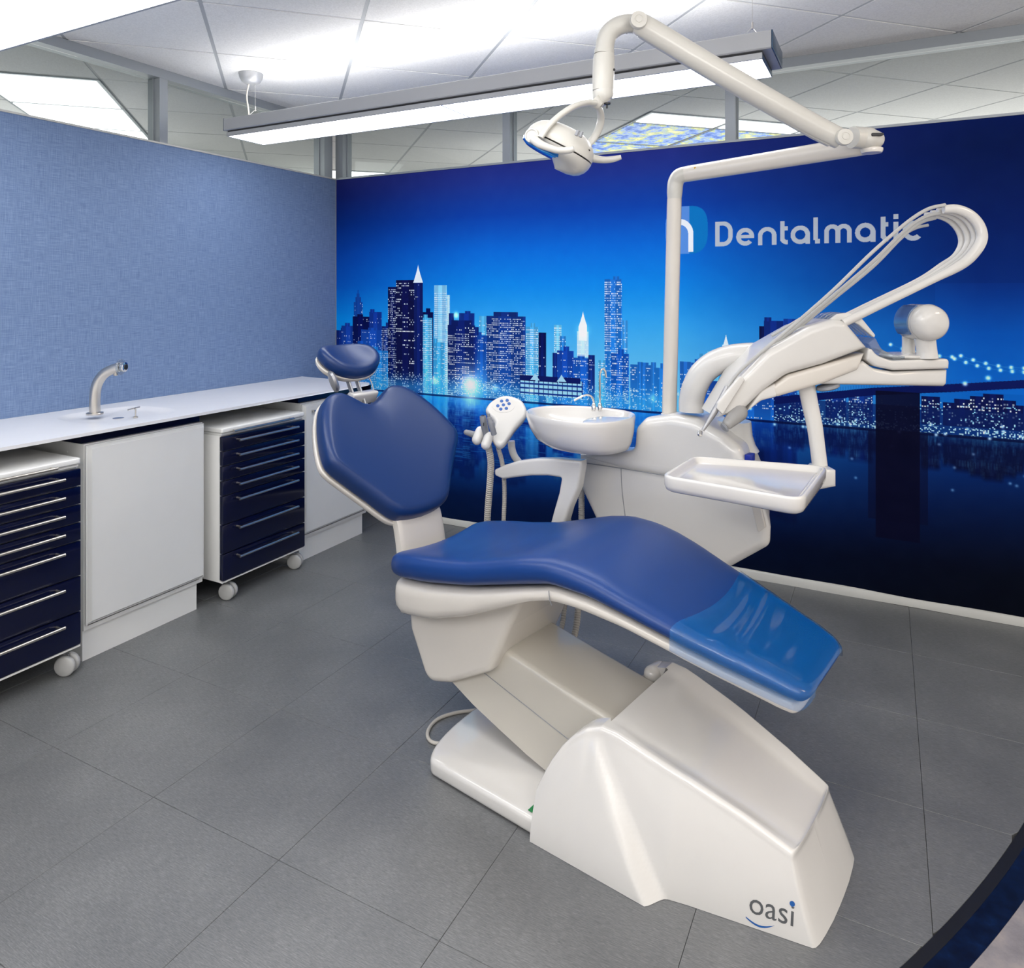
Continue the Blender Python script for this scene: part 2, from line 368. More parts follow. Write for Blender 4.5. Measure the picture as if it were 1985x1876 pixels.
# ------------------------------------------------------------------ the printed skyline (pixels computed here with numpy)
def make_mural():
    S=560; WM,HM=3.96,2.105; W=int(WM*S); H=int(HM*S)
    xs=(np.arange(W)+.5)/S; zs=(np.arange(H)+.5)/S       # metres; row 0 = floor
    X,Z=np.meshgrid(xs,zs); rng=np.random.RandomState(7)
    def interp(v,xp,cols): return np.stack([np.interp(v,xp,[c[i] for c in cols]) for i in range(3)],-1)
    c=lambda *a: tuple(v/255 for v in a)
    WL=.765
    mid=interp(Z,[.76,.95,1.2,1.42,1.62,1.82,2.0,2.105],[c(112,198,248),c(84,176,243),c(42,146,235),c(4,112,215),c(0,84,190),c(4,52,148),c(26,46,132),c(34,44,126)])
    left=interp(Z,[.76,.95,1.2,1.42,1.62,1.82,2.0,2.105],[c(36,160,232),c(16,150,228),c(0,116,212),c(0,70,165),c(0,52,140),c(0,34,105),c(14,26,86),c(24,28,84)])
    right=interp(Z,[.76,.95,1.2,1.42,1.62,1.82,2.0,2.105],[c(8,96,200),c(4,84,188),c(0,66,160),c(0,34,106),c(0,26,88),c(0,20,74),c(0,18,66),c(2,20,72)])
    wl=np.clip(1-(X-.05)/1.1,0,1)[...,None]**1.3; wr=np.clip((X-2.2)/1.3,0,1)[...,None]**.9
    A=mid*(1-wl)*(1-wr)+left*wl+right*wr*(1-wl)
    n=rng.rand(H//24+2,W//24+2)
    gi=np.clip(np.linspace(0,n.shape[0]-1.01,H),0,None); gj=np.linspace(0,n.shape[1]-1.01,W)
    i0=gi.astype(int)[:,None]; j0=gj.astype(int)[None]; fi=(gi-gi.astype(int))[:,None]; fj=(gj-gj.astype(int))[None]
    nz=(n[i0,j0]*(1-fi)*(1-fj)+n[i0+1,j0]*fi*(1-fj)+n[i0,j0+1]*(1-fi)*fj+n[i0+1,j0+1]*fi*fj)
    def rect(x0,x1,z0,z1):
        a=max(0,int(x0*S)); b_=min(W,int(x1*S)); e=max(0,int(z0*S)); d=min(H,int(z1*S)); return slice(e,d),slice(a,b_)
    def bld(x0,x1,zt,wall,win=(232,248,255),p=.45,cw=.0075,ch=.012,z0=.74,fx=.62,fz=.5,grad=.35,rowrun=.5):
        if x1-x0<.004 or zt<=z0: return
        sl=rect(x0,x1,z0,zt); sx=X[sl];sz=Z[sl]
        if sx.size==0: return
        wv=np.array(wall)/255.; base=np.broadcast_to(wv,sx.shape+(3,)).copy()
        g=np.clip((zt-sz)/max(zt-z0,.01),0,1)[...,None]
        base=base+np.array([.04,.34,.52])*grad*g**1.4*(1.3 if x0<2.6 else .6)
        base=base*(.90+.20*((np.floor((sx-x0)/(x1-x0)*3.2)%2)[...,None]))
        ci=((sx-x0)/cw).astype(int); cj=((zt-sz)/ch).astype(int)
        tab=rng.rand(cj.max()+1,ci.max()+1)
        run=np.repeat(rng.rand(cj.max()+1,(ci.max()+1)//5+1),5,axis=1)[:,:ci.max()+1]
        lit=(tab*(1-rowrun)+run*rowrun)<p*(.5+.5*(1-rowrun*.3)); bri=(.35+.95*rng.rand(*tab.shape)**.8)
        u=((sx-x0)/cw)%1; v=((zt-sz)/ch)%1
        msk=(u<fx)&(v>.5-fz/2)&(v<.5+fz/2)&(cj>0)
        L=(lit[cj,ci]&msk)[...,None]*bri[cj,ci][...,None]
        A[sl]=base*(1-np.clip(L,0,1))+np.clip(L,0,1)*np.array(win)/255.
    def glow(x,z,r,s,col=(.75,.93,1)):
        d2=((X-x)/r)**2+((Z-z)/r)**2; A[...]=A+ (s*np.exp(-d2))[...,None]*np.array(col)
    DK=(8,30,100); DKK=(2,10,66); MD=(16,66,160); LT=(36,130,214); VL=(120,196,245)
    P=lambda p:p
    B=[ # left tip, right tip (x, z of the roof), wall tone, lit share
     ((0.149,1.314),(0.22,1.314),(14,64,150),.35),((0.162,1.344),(0.208,1.344),(14,60,146),.2),((0.172,1.367),(0.195,1.367),(14,60,146),.0),((0.18,1.39),(0.188,1.39),(14,60,146),0),
     ((-0.001,1.128),(0.09,1.13),DK,.15),((0.047,1.156),(0.166,1.159),(14,50,140),.2),((0.14,1.218),(0.274,1.22),DKK,.22),((0.274,1.249),(0.372,1.25),(12,44,130),.2),
     ((0.208,1.133),(0.404,1.138),(16,62,158),.35),((0.372,1.163),(0.436,1.164),DK,.6),((0.107,1.038),(0.298,1.044),(14,70,170),.4),((0.29,1.005),(0.42,1.01),(24,110,200),.5),
     ((0.672,1.254),(0.758,1.255),DKK,.05),((0.672,1.22),(0.751,1.221),(60,160,225),.7),((0.766,1.395),(0.854,1.395),(90,170,235),1.0),((0.854,1.358),(0.875,1.358),(150,210,250),.8),
     ((0.868,1.25),(0.904,1.251),DK,.1),((0.94,1.251),(1.046,1.253),(10,38,120),.1),((1.077,1.235),(1.129,1.236),(70,160,225),.35),((1.039,1.171),(1.074,1.172),DK,.2),
     ((1.063,1.124),(1.125,1.126),(12,60,150),.3),((0.758,1.072),(0.839,1.075),(50,150,220),.4),
     ((1.381,1.179),(1.458,1.181),(60,150,220),.75),((1.458,1.149),(1.505,1.15),DKK,.15),
     ((1.552,1.194),(1.598,1.195),(90,180,240),.6),((1.586,1.133),(1.623,1.134),(30,110,200),.4),((1.689,1.141),(1.755,1.143),(120,200,250),.5),
     ((1.543,1.041),(1.577,1.042),DK,.2),((1.57,1.053),(1.668,1.057),(12,54,150),.25),((1.668,1.015),(1.787,1.02),(14,70,170),.45),((1.752,1.038),(1.79,1.039),DK,.3),
     ((1.845,1.444),(1.942,1.443),(20,88,180),.62),((1.942,1.227),(1.973,1.227),(50,130,215),.35),((1.88,1.048),(1.979,1.052),(10,70,170),.55),((1.81,1.013),(1.851,1.014),(60,150,220),.5),
     ((1.987,0.994),(2.113,0.999),(24,92,185),.35),((2.026,1.011),(2.053,1.013),(24,92,185),.2),((2.097,1.015),(2.124,1.016),(30,100,190),.3),((2.113,0.984),(2.199,0.988),(24,100,195),.3),
     ((2.246,1.024),(2.303,1.026),(26,88,180),.45),((2.303,1.019),(2.382,1.022),(20,76,172),.5),((2.334,1.041),(2.503,1.048),(50,140,215),.35),((2.364,1.063),(2.434,1.065),(90,180,235),.3),
     ((2.503,1.108),(2.63,1.113),(6,28,90),.12),((2.628,1.212),(2.656,1.212),(2,12,60),0),((2.649,1.237),(2.74,1.238),(8,34,110),0),((2.737,1.248),(2.796,1.249),(14,50,140),.0),
    ]
    for (a,b2,tone,p) in B:
        bld(a[0],b2[0],max(a[1],b2[1]),tone,p=p)
        wd=b2[0]-a[0]
        if wd>.06:
            f0=rng.rand()*.5; bld(a[0]+wd*f0,a[0]+wd*(f0+.35),max(a[1],b2[1])+.012+.012*rng.rand(),tone,p=0,z0=max(a[1],b2[1])-.004,grad=0)
    # big towers
    def T2(a,b2,tone,p,**k): bld(a[0],b2[0],(a[1]+b2[1])/2,tone,p=p,**k)
    T2((0.42,1.409),(0.487,1.408),DKK,.55,grad=.1); T2((0.483,1.45),(0.63,1.449),(6,10,58),.42,grad=.05,rowrun=.6,cw=.010,ch=.014); T2((0.619,1.436),(0.683,1.436),(8,22,84),.2,grad=.05)
    T2((0.861,1.18),(1.049,1.184),(6,22,84),.55,grad=.15,rowrun=.7,cw=.010); T2((0.886,1.208),(1.032,1.21),(6,22,84),.15,z0=(0.886,1.174)[1],grad=0)
    T2((1.125,1.236),(1.378,1.24),(10,40,112),.62,grad=.25,rowrun=.6,cw=.009,ch=.0115); T2((1.173,1.26),(1.329,1.262),(10,34,100),.2,z0=(1.173,1.237)[1],grad=0)
    T2((0.766,1.417),(0.854,1.416),(110,185,240),.0,z0=(0.766,1.376)[1],grad=0)
    def tri(x0,x1,z0,z1,col):
        sl=rect(x0,x1,z0,z1); sx=X[sl];sz=Z[sl]; xm=(x0+x1)/2; hw=(x1-x0)/2*(1-(sz-z0)/(z1-z0))**1.25
        m=np.abs(sx-xm)<hw; A[sl][m]=np.array(col)/255
    a=(0.611,1.433);b2=(0.683,1.433);t=(0.649,1.543); tri(a[0],b2[0],a[1],t[1],(225,242,255))
    a=(1.689,1.102);b2=(1.755,1.104); sl=rect(a[0],b2[0],(1.689,1.03)[1],(1.722,1.164)[1]); A[sl]=A[sl]*.4+np.array([.85,.95,1])*.6
    sl=rect((1.698,1.169)[0],(1.746,1.171)[0],(1.698,1.114)[1],(1.722,1.192)[1]); A[sl]=np.array([.9,.97,1]); a=(1.698,1.192);b2=(1.746,1.193);t=(1.722,1.273); tri(a[0],b2[0],a[1],t[1],(235,248,255))
    a=(2.442,1.043);b2=(2.506,1.046);t=(2.472,1.117); sl=rect(a[0],b2[0],a[1],(2.472,1.082)[1]); A[sl]=np.array([.72,.88,.98]); sl=rect((2.454,1.061)[0],(2.489,1.063)[0],(2.472,1.077)[1],t[1]); A[sl]=np.array([.8,.93,1]); a=(2.459,1.117);b2=(2.484,1.118);t=(2.472,1.17); tri(a[0],b2[0],a[1],t[1],(220,240,255))
    # low-rise haze, shore lights, piers
    sh=(Z>WL-.02)&(Z<WL+.10); lights=rng.rand(H//3+1,W//3+1)
    LI=np.kron(lights,np.ones((3,3)))[:H,:W]
    left_=(X<2.6)
    hz=np.exp(-((Z-(WL+.03))/.055)**2)*np.clip((2.75-X)/.8,0,1)
    A[...]=A*(1-.5*hz[...,None])+np.array([.20,.64,.97])*.5*hz[...,None]
    m=(LI>.90)&(Z>WL-.005)&(Z<WL+.11*np.clip(1.2-X*.0,0,1)); A[m]=A[m]*.3+np.array([.8,.94,1])*.7
    # timber pier hall
    x0,z1=(1.342,0.914); x1=(1.716,0.92)[0]; zb=(1.508,0.8)[1]
    sl=rect(x0,x1,zb,z1-.02); A[sl]=np.array([.55,.82,.96])
    for k in range(14):
        q=x0+(x1-x0)*k/13; A[rect(q,q+.004,zb,z1-.02)]=np.array(DK)/255
    for zz in (zb+.008,zb+.034,zb+.060): A[rect(x0,x1,zz,zz+.009)]=np.array((6,40,120))/255
    for f0,f1 in ((0,.26),(.30,.62),(.64,.98)):
        A[rect(x0+(x1-x0)*f0,x0+(x1-x0)*f1,z1-.034,z1-.004)]=np.array((6,18,78))/255
    for f0 in (.17,.60): tri(x0+(x1-x0)*f0,x0+(x1-x0)*(f0+.16),z1-.030,z1+.012,(150,205,240))
    # far bank under the bridge
    for a,b2,p in (((3.301,0.921),(3.37,0.925),.6),((3.382,0.899),(3.427,0.903),.4),((3.423,0.916),(3.483,0.92),.5),((3.479,0.933),(3.538,0.937),.45),((3.525,0.944),(3.597,0.949),.6),((3.597,0.923),(3.641,0.926),.4),((3.637,0.905),(3.667,0.907),.5)):
        bld(a[0],b2[0],(a[1]+b2[1])/2,(4,16,72),p=p*.8,z0=.80,grad=.0,rowrun=.2,cw=.010,ch=.013)
    for a,b2,p in (((2.762,0.892),(2.83,0.896),.35),((2.918,0.904),(3.004,0.91),.3),((3.015,0.915),(3.113,0.922),.5)):
        bld(a[0],b2[0],(a[1]+b2[1])/2,(8,40,120),p=p,z0=.78,grad=.1,rowrun=.2)
    m=(X>2.55)&(Z<(3.328,0.873)[1])&(Z>WL); A[m]=A[m]*.25+np.array([.02,.10,.32])*.75
    m=(X>2.35)&(LI>.74)&(Z>WL)&(Z<WL+.030); A[m]=np.array([.66,.88,1])
    m=(X>2.35)&(LI>.92)&(Z>WL)&(Z<WL+.07); A[m]=np.array([.62,.85,1])
    m=(X>2.35)&(LI>.97)&(Z>WL)&(Z<WL+.14); A[m]=np.array([.5,.78,1])
    for a,b2 in (((2.277,0.937),(2.454,0.884)),((2.454,0.909),(2.694,0.826))):
        bld(a[0],b2[0],a[1],(14,60,150),p=.35,z0=WL,grad=.3)
    # open mirrored water
    k=int(WL*S); up=A[k:k+int(.75*S)][::-1]; need=k
    src=np.zeros((need,W,3)); hh=up.shape[0]
    rows=np.clip((np.arange(need)[::-1]*1.02).astype(int),0,k+0)   # row from waterline downward
    refl=A[np.clip(k+rows,0,H-1)]
    jit=(np.round(3*np.sin(np.arange(need)*1.7)+4*(rng.rand(need)-.5))).astype(int)
    refl=np.stack([np.roll(refl[i],jit[i],axis=0) for i in range(need)])
    cs=np.cumsum(np.concatenate([np.zeros((1,W,3)),refl]),axis=0); bw=7
    lo=np.clip(np.arange(need)-bw,0,need); hi=np.clip(np.arange(need)+bw+1,0,need); refl=(cs[hi]-cs[lo])/(hi-lo)[:,None,None]
    d=((WL-Z[:k])/WL)[...,None]; fade=np.clip(1-d*1.30,0,1)**1.15
    tint=np.array([.50,.80,.92])*(1-.45*np.clip((X[:k]-1.9)/1.3,0,1))[...,None]; deep=interp(X[:k],[0,1.3,2.3,3.2,3.96],[c(0,36,100),c(0,32,98),c(0,22,74),c(0,10,44),c(0,5,24)])
    deep=deep*(1-.55*d)
    A[:k]=refl*tint*fade+deep*(1-fade*.6)
    str_=(np.kron(rng.rand(k//3+1,W//30+1),np.ones((3,30)))[:k,:W]>.86)
    m=str_&(d[...,0]<.5)&(X[:k]<2.6); A[:k][m]=A[:k][m]*.75+np.array([.15,.55,.85])*.25
    m=(Z>WL-.014)&(Z<WL-.002); A[m]=A[m]*.25+np.array([.0,.03,.18])*.75
    # star bursts
    for x,z,r,s in (((1.018,0.839)+(.045,.9)),((1.018,0.839)+(.11,.35)),((0.766,0.843)+(.022,.6)),((0.919,1.239)+(.016,.9)),((1.722,1.17)+(.03,.35)),((1.183,0.825)+(.02,.5)),((1.413,0.825)+(.02,.4)),((1.018,0.746)+(.05,.35)),((2.105,0.83)+(.02,.3))):
        glow(x,z,r,s)
    for i in range(46):
        x=2.35+1.55*rng.rand(); z=WL-.02+.07*rng.rand() if i%2 else WL-.04-.22*rng.rand()**1.5; glow(x,z,.006,.9 if i%2 else .35)
    # suspension bridge: deck, stone pier, cable lamps
    dz=(3.667,1)[1]
    xa,xb=(2.694,0.863),(3.667,1)
    zd=np.interp(X,[(2.694,0.863)[0],(3.109,0.933)[0],(3.423,0.973)[0],3.67,3.96],[(2.694,0.863)[1],(3.109,0.933)[1],(3.423,0.969)[1],dz,dz+.015])
    m=(X>xa[0])&(Z>zd-.022)&(Z<zd+.012); A[m]=np.array((3,16,74))/255
    m=(X>xa[0])&(Z>zd+.012)&(Z<zd+.03)&(((X*S).astype(int)%6)<2); A[m]=A[m]*.5+np.array((20,80,170))/255*.5
    px0,px1=(3.123,0.927)[0],(3.295,0.938)[0]
    m=(X>px0)&(X<px1)&(Z<(3.123,0.934)[1])&(Z>.28); A[m]=A[m]*.10+np.array((2,3,28))/255*.9
    m=(X>px0-.03)&(X<px1+.03)&(Z<WL-.01)&(Z>.36); A[m]=A[m]*.5+np.array((2,3,28))/255*.5
    for q0,q1,nn in (((3.182,1.141),(3.414,1.096),5),((3.423,1.088),(3.667,1.043),6),((3.446,1.102),(3.667,1.06),5)):
        for i in range(nn+1):
            f=i/nn; x=q0[0]+(q1[0]-q0[0])*f; z=q0[1]+(q1[1]-q0[1])*f-.012*sin(pi*f); glow(x,z,.0058,1.5)
        cx=(X>min(q0[0],q1[0])); zl=q0[1]+(q1[1]-q0[1])*(X-q0[0])/(q1[0]-q0[0])-.012*np.sin(pi*np.clip((X-q0[0])/(q1[0]-q0[0]),0,1))
        m=cx&(np.abs(Z-zl)<.0015); A[m]=A[m]*.5+np.array((40,110,190))/255*.5
    for q in ((3.139,1.066),(3.226,0.988),(3.461,0.984),(3.543,1.013)): glow(q[0],q[1],.008,1.1)
    # seam of the two print sheets on the right
    m=(X>(3.351,1.415)[0])&(Z<(3.516,1.411)[1])&(Z>.95); A[m]=A[m]*1.06+.006
    A[...]+= (nz-.5)[...,None]*.012
    # lettering on the print: rounded grotesque strokes
    g=np.array((158,168,182))/255
    LB=1.5985; xh=.086; TH=.0205
    def seg(ax_,az,bx,bz,th=TH):
        d_=np.array([bx-ax_,bz-az]); L=(d_**2).sum(); t_=np.clip(((X-ax_)*d_[0]+(Z-az)*d_[1])/L,0,1)
        return (np.hypot(X-ax_-t_*d_[0],Z-az-t_*d_[1])<th/2) & True
    def ring_(cx,cz,rx,rz,a0=-1,a1=999,th=TH):
        ang=np.degrees(np.arctan2((Z-cz)/rz,(X-cx)/rx))%360; rr=np.hypot((X-cx)/rx,(Z-cz)/rz)
        m_=np.abs(rr-1)*min(rx,rz)<th/2
        if a1!=999: m_&=(((ang-a0)%360)<=(a1-a0))
        return m_
    def flat(x0,x1,z0,z1): return (X>x0)&(X<x1)&(Z>z0)&(Z<z1)
    M=np.zeros_like(X,bool); h=TH/2
    xs_=[(2.42,1.67)[0],(2.503,1.667)[0]]; cap=LB+.122
    x0,x1=xs_
    def rb(a,b_,c_,d,r): 
        qx=np.maximum(X-(b_-r),0); qz=np.maximum(np.abs(Z-(c_+d)/2)-((d-c_)/2-r),0); return (X>a)&(np.hypot(qx,qz)<r)&(np.abs(Z-(c_+d)/2)<(d-c_)/2)
    M|=rb(x0,x1,LB,cap,.046)&~rb(x0+TH,x1-TH,LB+TH,cap-TH,.028)
    def bowl(x0,x1): return (x0+x1)/2,LB+xh/2,(x1-x0)/2-h,xh/2-h
    x0,x1=(2.52,1.666)[0],(2.604,1.663)[0]; cx,cz,rx,rz=bowl(x0,x1); M|=ring_(cx,cz,rx,rz,0,318)|flat(x0+h,x1-.001,cz-h*.8,cz+h*.8)
    def nn(x0,x1): 
        r=(x1-x0)/2-h; return ring_((x0+x1)/2,LB+xh-h-r,r,r,0,180)|flat(x0,x0+TH,LB,LB+xh-h-r)|flat(x1-TH,x1,LB,LB+xh-h-r)
    M|=nn((2.621,1.662)[0],(2.705,1.659)[0])
    def tt(x0,x1,top=.110): return flat(x0,x0+TH,LB+.015,LB+top)|flat(x0,x1,LB+xh-TH,LB+xh)|ring_(x0+.030,LB+.030,.030-h,.030-h,180,270)|flat(x0+.028,x1,LB,LB+TH)
    M|=tt((2.721,1.658)[0],(2.756,1.657)[0])
    def aa(x0,x1): 
        cx,cz,rx,rz=bowl(x0,x1); return ring_(cx,cz,rx,rz)|flat(x1-TH,x1,LB,cz)
    M|=aa((2.767,1.656)[0],(2.852,1.653)[0])
    x0,x1=(2.866,1.652)[0],(2.894,1.651)[0]; M|=flat(x0,x0+TH,LB+.015,cap)|flat(x0+.008,x1,LB,LB+TH)
    x0,x1=(2.912,1.651)[0],(3.027,1.646)[0]; xm=(x0+x1)/2; M|=nn(x0,xm+h)|nn(xm-h,x1)
    M|=aa((3.04,1.646)[0],(3.123,1.642)[0]); M|=tt((3.142,1.641)[0],(3.174,1.64)[0])
    x0=(3.192,1.639)[0]; M|=flat(x0,x0+TH,LB,LB+xh)|flat(x0,x0+TH,LB+xh+.012,LB+xh+.033)
    x0,x1=(3.228,1.638)[0],(3.309,1.635)[0]; cx,cz,rx,rz=bowl(x0,x1); M|=ring_(cx,cz,rx,rz,42,318)
    A[M]=g
    # emblem: rounded blue shield with a white arch
    ex0,ex1=(2.256,1.677)[0]-.085,(2.384,1.672)[0]; ez0,ez1=1.566,1.806; ecx,ecz=(ex0+ex1)/2,(ez0+ez1)/2
    m=(np.abs((X-ecx)/((ex1-ex0)/2))**3+np.abs((Z-ecz)/((ez1-ez0)/2))**3)<1
    A[m]=np.array((2,96,170))/255; m2=m&(X<(2.313,1.674)[0]-.02); A[m2]=np.array((70,120,205))/255
    xr=(2.311,1.674)[0]; r=.055; m=ring_(xr-r-.011,1.665,r,.062,0,180,.026)|((X>xr-.024)&(X<xr+.001)&(Z>1.575)&(Z<=1.665)); A[m]=np.array((225,232,245))/255
    A[...]=np.clip(A,0,1); A[...]=1-(1-A)**1.30
    img=bpy.data.images.new('skyline_print',W,H,alpha=False,float_buffer=False)
    buf=np.ones((H,W,4),np.float32); buf[...,:3]=A; img.pixels.foreach_set(buf.ravel()); img.update(); img.pack()
    return img,WM,HM
img,WM,HM=make_mural()
MURAL,nt,b=nodes('printed_skyline_wallpaper')
it=nt.nodes.new('ShaderNodeTexImage'); it.image=img; it.interpolation='Linear'; it.extension='EXTEND'
uv=nt.nodes.new('ShaderNodeUVMap'); nt.links.new(uv.outputs[0],it.inputs[0]); 
nt.links.new(it.outputs[0],b.inputs['Base Color']); b.inputs['Roughness'].default_value=.7; b.inputs['Specular IOR Level'].default_value=.08

# ------------------------------------------------------------------ setting
def structure(name, geo, m, **k): return obj(name, geo, m, kind='structure', **k)
# floor: joint slab, curved edge, then each vinyl tile clipped by the curved band
FC=np.array([-0.7142,0.3089]); R1,R2,R3=4.506,4.530,4.582
def arc(r0,r1,z0,z1,a0=-75,a1=20,n=140):
    V=[];F=[]
    for i in range(n+1):
        a=radians(a0+(a1-a0)*i/n)
        for r,z in ((r0,z0),(r1,z0),(r1,z1),(r0,z1)): V.append((FC[0]+r*cos(a),FC[1]+r*sin(a),z))
    for i in range(n):
        for k in range(4): F.append((i*4+k,i*4+(k+1)%4,(i+1)*4+(k+1)%4,(i+1)*4+k))
    F+= [(0,1,2,3),(n*4+3,n*4+2,n*4+1,n*4)]
    return V,F
floor=structure('floor', box(-3.5,8,-8,4,-.06,-.008), JOINT, sm=0)
TS=.4622; gx,gy=1.866,-2.328
def clip_circle(poly):
    f=lambda p: R1-.001-np.hypot(p[0]-FC[0],p[1]-FC[1]); out=[]
    n=len(poly)
    for i in range(n):
        p,q=poly[i],poly[(i+1)%n]; a,b_=f(p),f(q)
        if a>=0: out.append(p)
        if a*b_<0: t=a/(a-b_); out.append((p[0]+(q[0]-p[0])*t,p[1]+(q[1]-p[1])*t))
    return out
def poly_prism(P,z0,z1,ch=.0007):
    n=len(P); c0=np.mean(P,axis=0); I=inset([np.array(p) for p in P],ch)
    V=[(p[0],p[1],z0) for p in P]+[(p[0],p[1],z1-ch) for p in P]+[(p[0],p[1],z1) for p in I]
    F=[tuple(range(n))[::-1],tuple(range(2*n,3*n))]
    for k in (0,1):
        for i in range(n): F.append((k*n+i,k*n+(i+1)%n,(k+1)*n+(i+1)%n,(k+1)*n+i))
    return V,F
gap=.0005; cnt=0
me0=None
for i in range(-5,9):
    for j in range(-8,6):
        x0,x1=gx+i*TS+gap,gx+(i+1)*TS-gap; y0,y1=gy+j*TS+gap,min(gy+(j+1)*TS-gap,0)
        x0=max(x0,0.0)
        if x1-x0<.03 or y1-y0<.03: continue
        cd=[np.hypot(x-FC[0],y-FC[1]) for x in (x0,x1) for y in (y0,y1)]
        if min(cd)>R1: continue
        P=[(x0,y0),(x1,y0),(x1,y1),(x0,y1)]
        if max(cd)>R1:
            Rc=R1-.001; Q=[]
            for a,b_ in zip(P,P[1:]+P[:1]):
                for k in range(60): Q.append((a[0]+(b_[0]-a[0])*k/60,a[1]+(b_[1]-a[1])*k/60))
            ins=[np.hypot(q[0]-FC[0],q[1]-FC[1])<=Rc for q in Q]
            if not any(ins): continue
            k0=next(k for k in range(len(Q)) if ins[k] and not ins[k-1]) if not all(ins) else 0
            Q=Q[k0:]+Q[:k0]; ins=ins[k0:]+ins[:k0]
            P=[q for q,f in zip(Q,ins) if f]
            a1_=math.atan2(P[-1][1]-FC[1],P[-1][0]-FC[0]); a0_=math.atan2(P[0][1]-FC[1],P[0][0]-FC[0])
            keep=[P[0]]
            for p,c in zip(P[1:-1],P[2:]):
                v1=np.array(p)-keep[-1]; v2=np.array(c)-p
                if abs(v1[0]*v2[1]-v1[1]*v2[0])>1e-9: keep.append(p)
            keep.append(P[-1]); P=keep+[(FC[0]+Rc*cos(a1_+(a0_-a1_)*t),FC[1]+Rc*sin(a1_+(a0_-a1_)*t)) for t in np.linspace(.05,.95,14)]
            if abs(area2(P))<.0005: continue
        # keep tiles that the room view or a step aside can see
        obj('floor_tile', poly_prism(P,-.0075,0), FLOOR, parent=floor, sm=0)
structure('trim_1', arc(R1,R2,-.0075,.0005), BLACK, sm=0)
structure('trim_2', arc(R2,R3,-.0075,0), MARBLE, sm=0)
structure('trim_3', arc(R3,8.5,-.0075,-.001), STONE, sm=0)
# partitions: blue woven panel wall, printed wall, glazing above
WALL_H=2.105
structure('wall_left', box(-.035,0,-7.0,0,0,WALL_H), FABRIC, sm=0)
wr=structure('wall_right', box(-.035,3.96,0,.035,0,WALL_H), MURAL, sm=0)
me=wr.data; uvl=me.uv_layers.new(name='UVMap')
for lp in me.loops:
    v=me.vertices[lp.vertex_index].co; uvl.data[lp.index].uv=(v.x/WM, v.z/HM)
structure('trim_4', box(-.035,.003,-7.0,.0,WALL_H+.0004,WALL_H+.009), BASEB, sm=0)
structure('trim_5', box(.004,3.96,-.003,.035,WALL_H+.0004,WALL_H+.012), ALU, sm=0)
structure('trim_6', box(-.001,.0045,-.0045,0,0,WALL_H), ALU, sm=0)
V=[];F=[]
nb=60
for i in range(nb+1):
    x=.75+(3.96-.75)*i/nb; wv=.0025*sin(x*5.1)+.0015*sin(x*13)
    for y,z in ((-.002,0),(-.016-wv,0),(-.014-wv,.030+wv),(-.009-wv,.036+wv),(-.002,.037+wv)): V.append((x,y,z))
for i in range(nb):
    for k in range(5): F.append((i*5+k,i*5+(k+1)%5,(i+1)*5+(k+1)%5,(i+1)*5+k))
F+=[(0,1,2,3,4),tuple(nb*5+k for k in (4,3,2,1,0))]
structure('baseboard_right',(V,F),BASEB,sm=50)
# ceiling at 2.49 m, tiles turned 45 degrees
CZ=2.49; CT=.6147; e1=np.array([.7071,.7071]); e2=np.array([-.7071,.7071]); CO0=np.array([1.268,-1.283])
ceil=structure('ceiling', box(-4.5,9,-6.5,5.5,CZ+.03,CZ+.06), CEIL, sm=0)
def cell(i,j,u0=0,u1=1,v0=0,v1=1,g=.008):
    a=CO0+e1*CT*(i+u0)+e2*CT*(j+v0); P=[]
    for du,dv in ((0,0),(1,0),(1,1),(0,1)):
        P.append(CO0+e1*(CT*(i+u0+(u1-u0)*du)+(g if du==0 else -g))+e2*(CT*(j+v0+(v1-v0)*dv)+(g if dv==0 else -g)))
    return P
def flat_prism(P,z0,z1):
    n=len(P); return [(p[0],p[1],z) for z in (z0,z1) for p in P],[tuple(range(n))[::-1],tuple(range(n,2*n))]+[(k,(k+1)%n,n+(k+1)%n,n+k) for k in range(n)]
ex,ey,ch_=cam.location.x,cam.location.y,1.37
FW=np.array([-.467,.8842]); RW=np.array([.8842,.467])
meT=None
for i in range(-10,12):
    for j in range(-7,10):
        c_=CO0+e1*CT*(i+.5)+e2*CT*(j+.5); d=c_-np.array([ex,ey]); dep=d@FW; lat=d@RW
        if dep<.4 or dep>7.6 or abs(lat)>dep*.78+1.0 or c_[0]>7: continue
        obj('ceiling_tile', flat_prism(cell(i,j),CZ-.001,CZ+.012), CEIL, parent=ceil, sm=0)
for i in range(-11,13):
    # grid bars: main runners one way (broad), cross bars the other (fine)
    p=CO0+e1*CT*i
    for s,(d_,o0,w_) in enumerate(((e2,e1,.010),(e1,e2,.006))):
        q=CO0+o0*CT*i
        a=q-d_*7.5; b_=q+d_*7.0
        P=[a-o0*w_,b_-o0*w_,b_+o0*w_,a+o0*w_]
        if s==1 and (i<-7 or i>9): continue
        obj('grid_rail', flat_prism(P,CZ+.001+.0004*s,CZ+.010), RAIL if s==1 else RAILM, parent=ceil, sm=0)
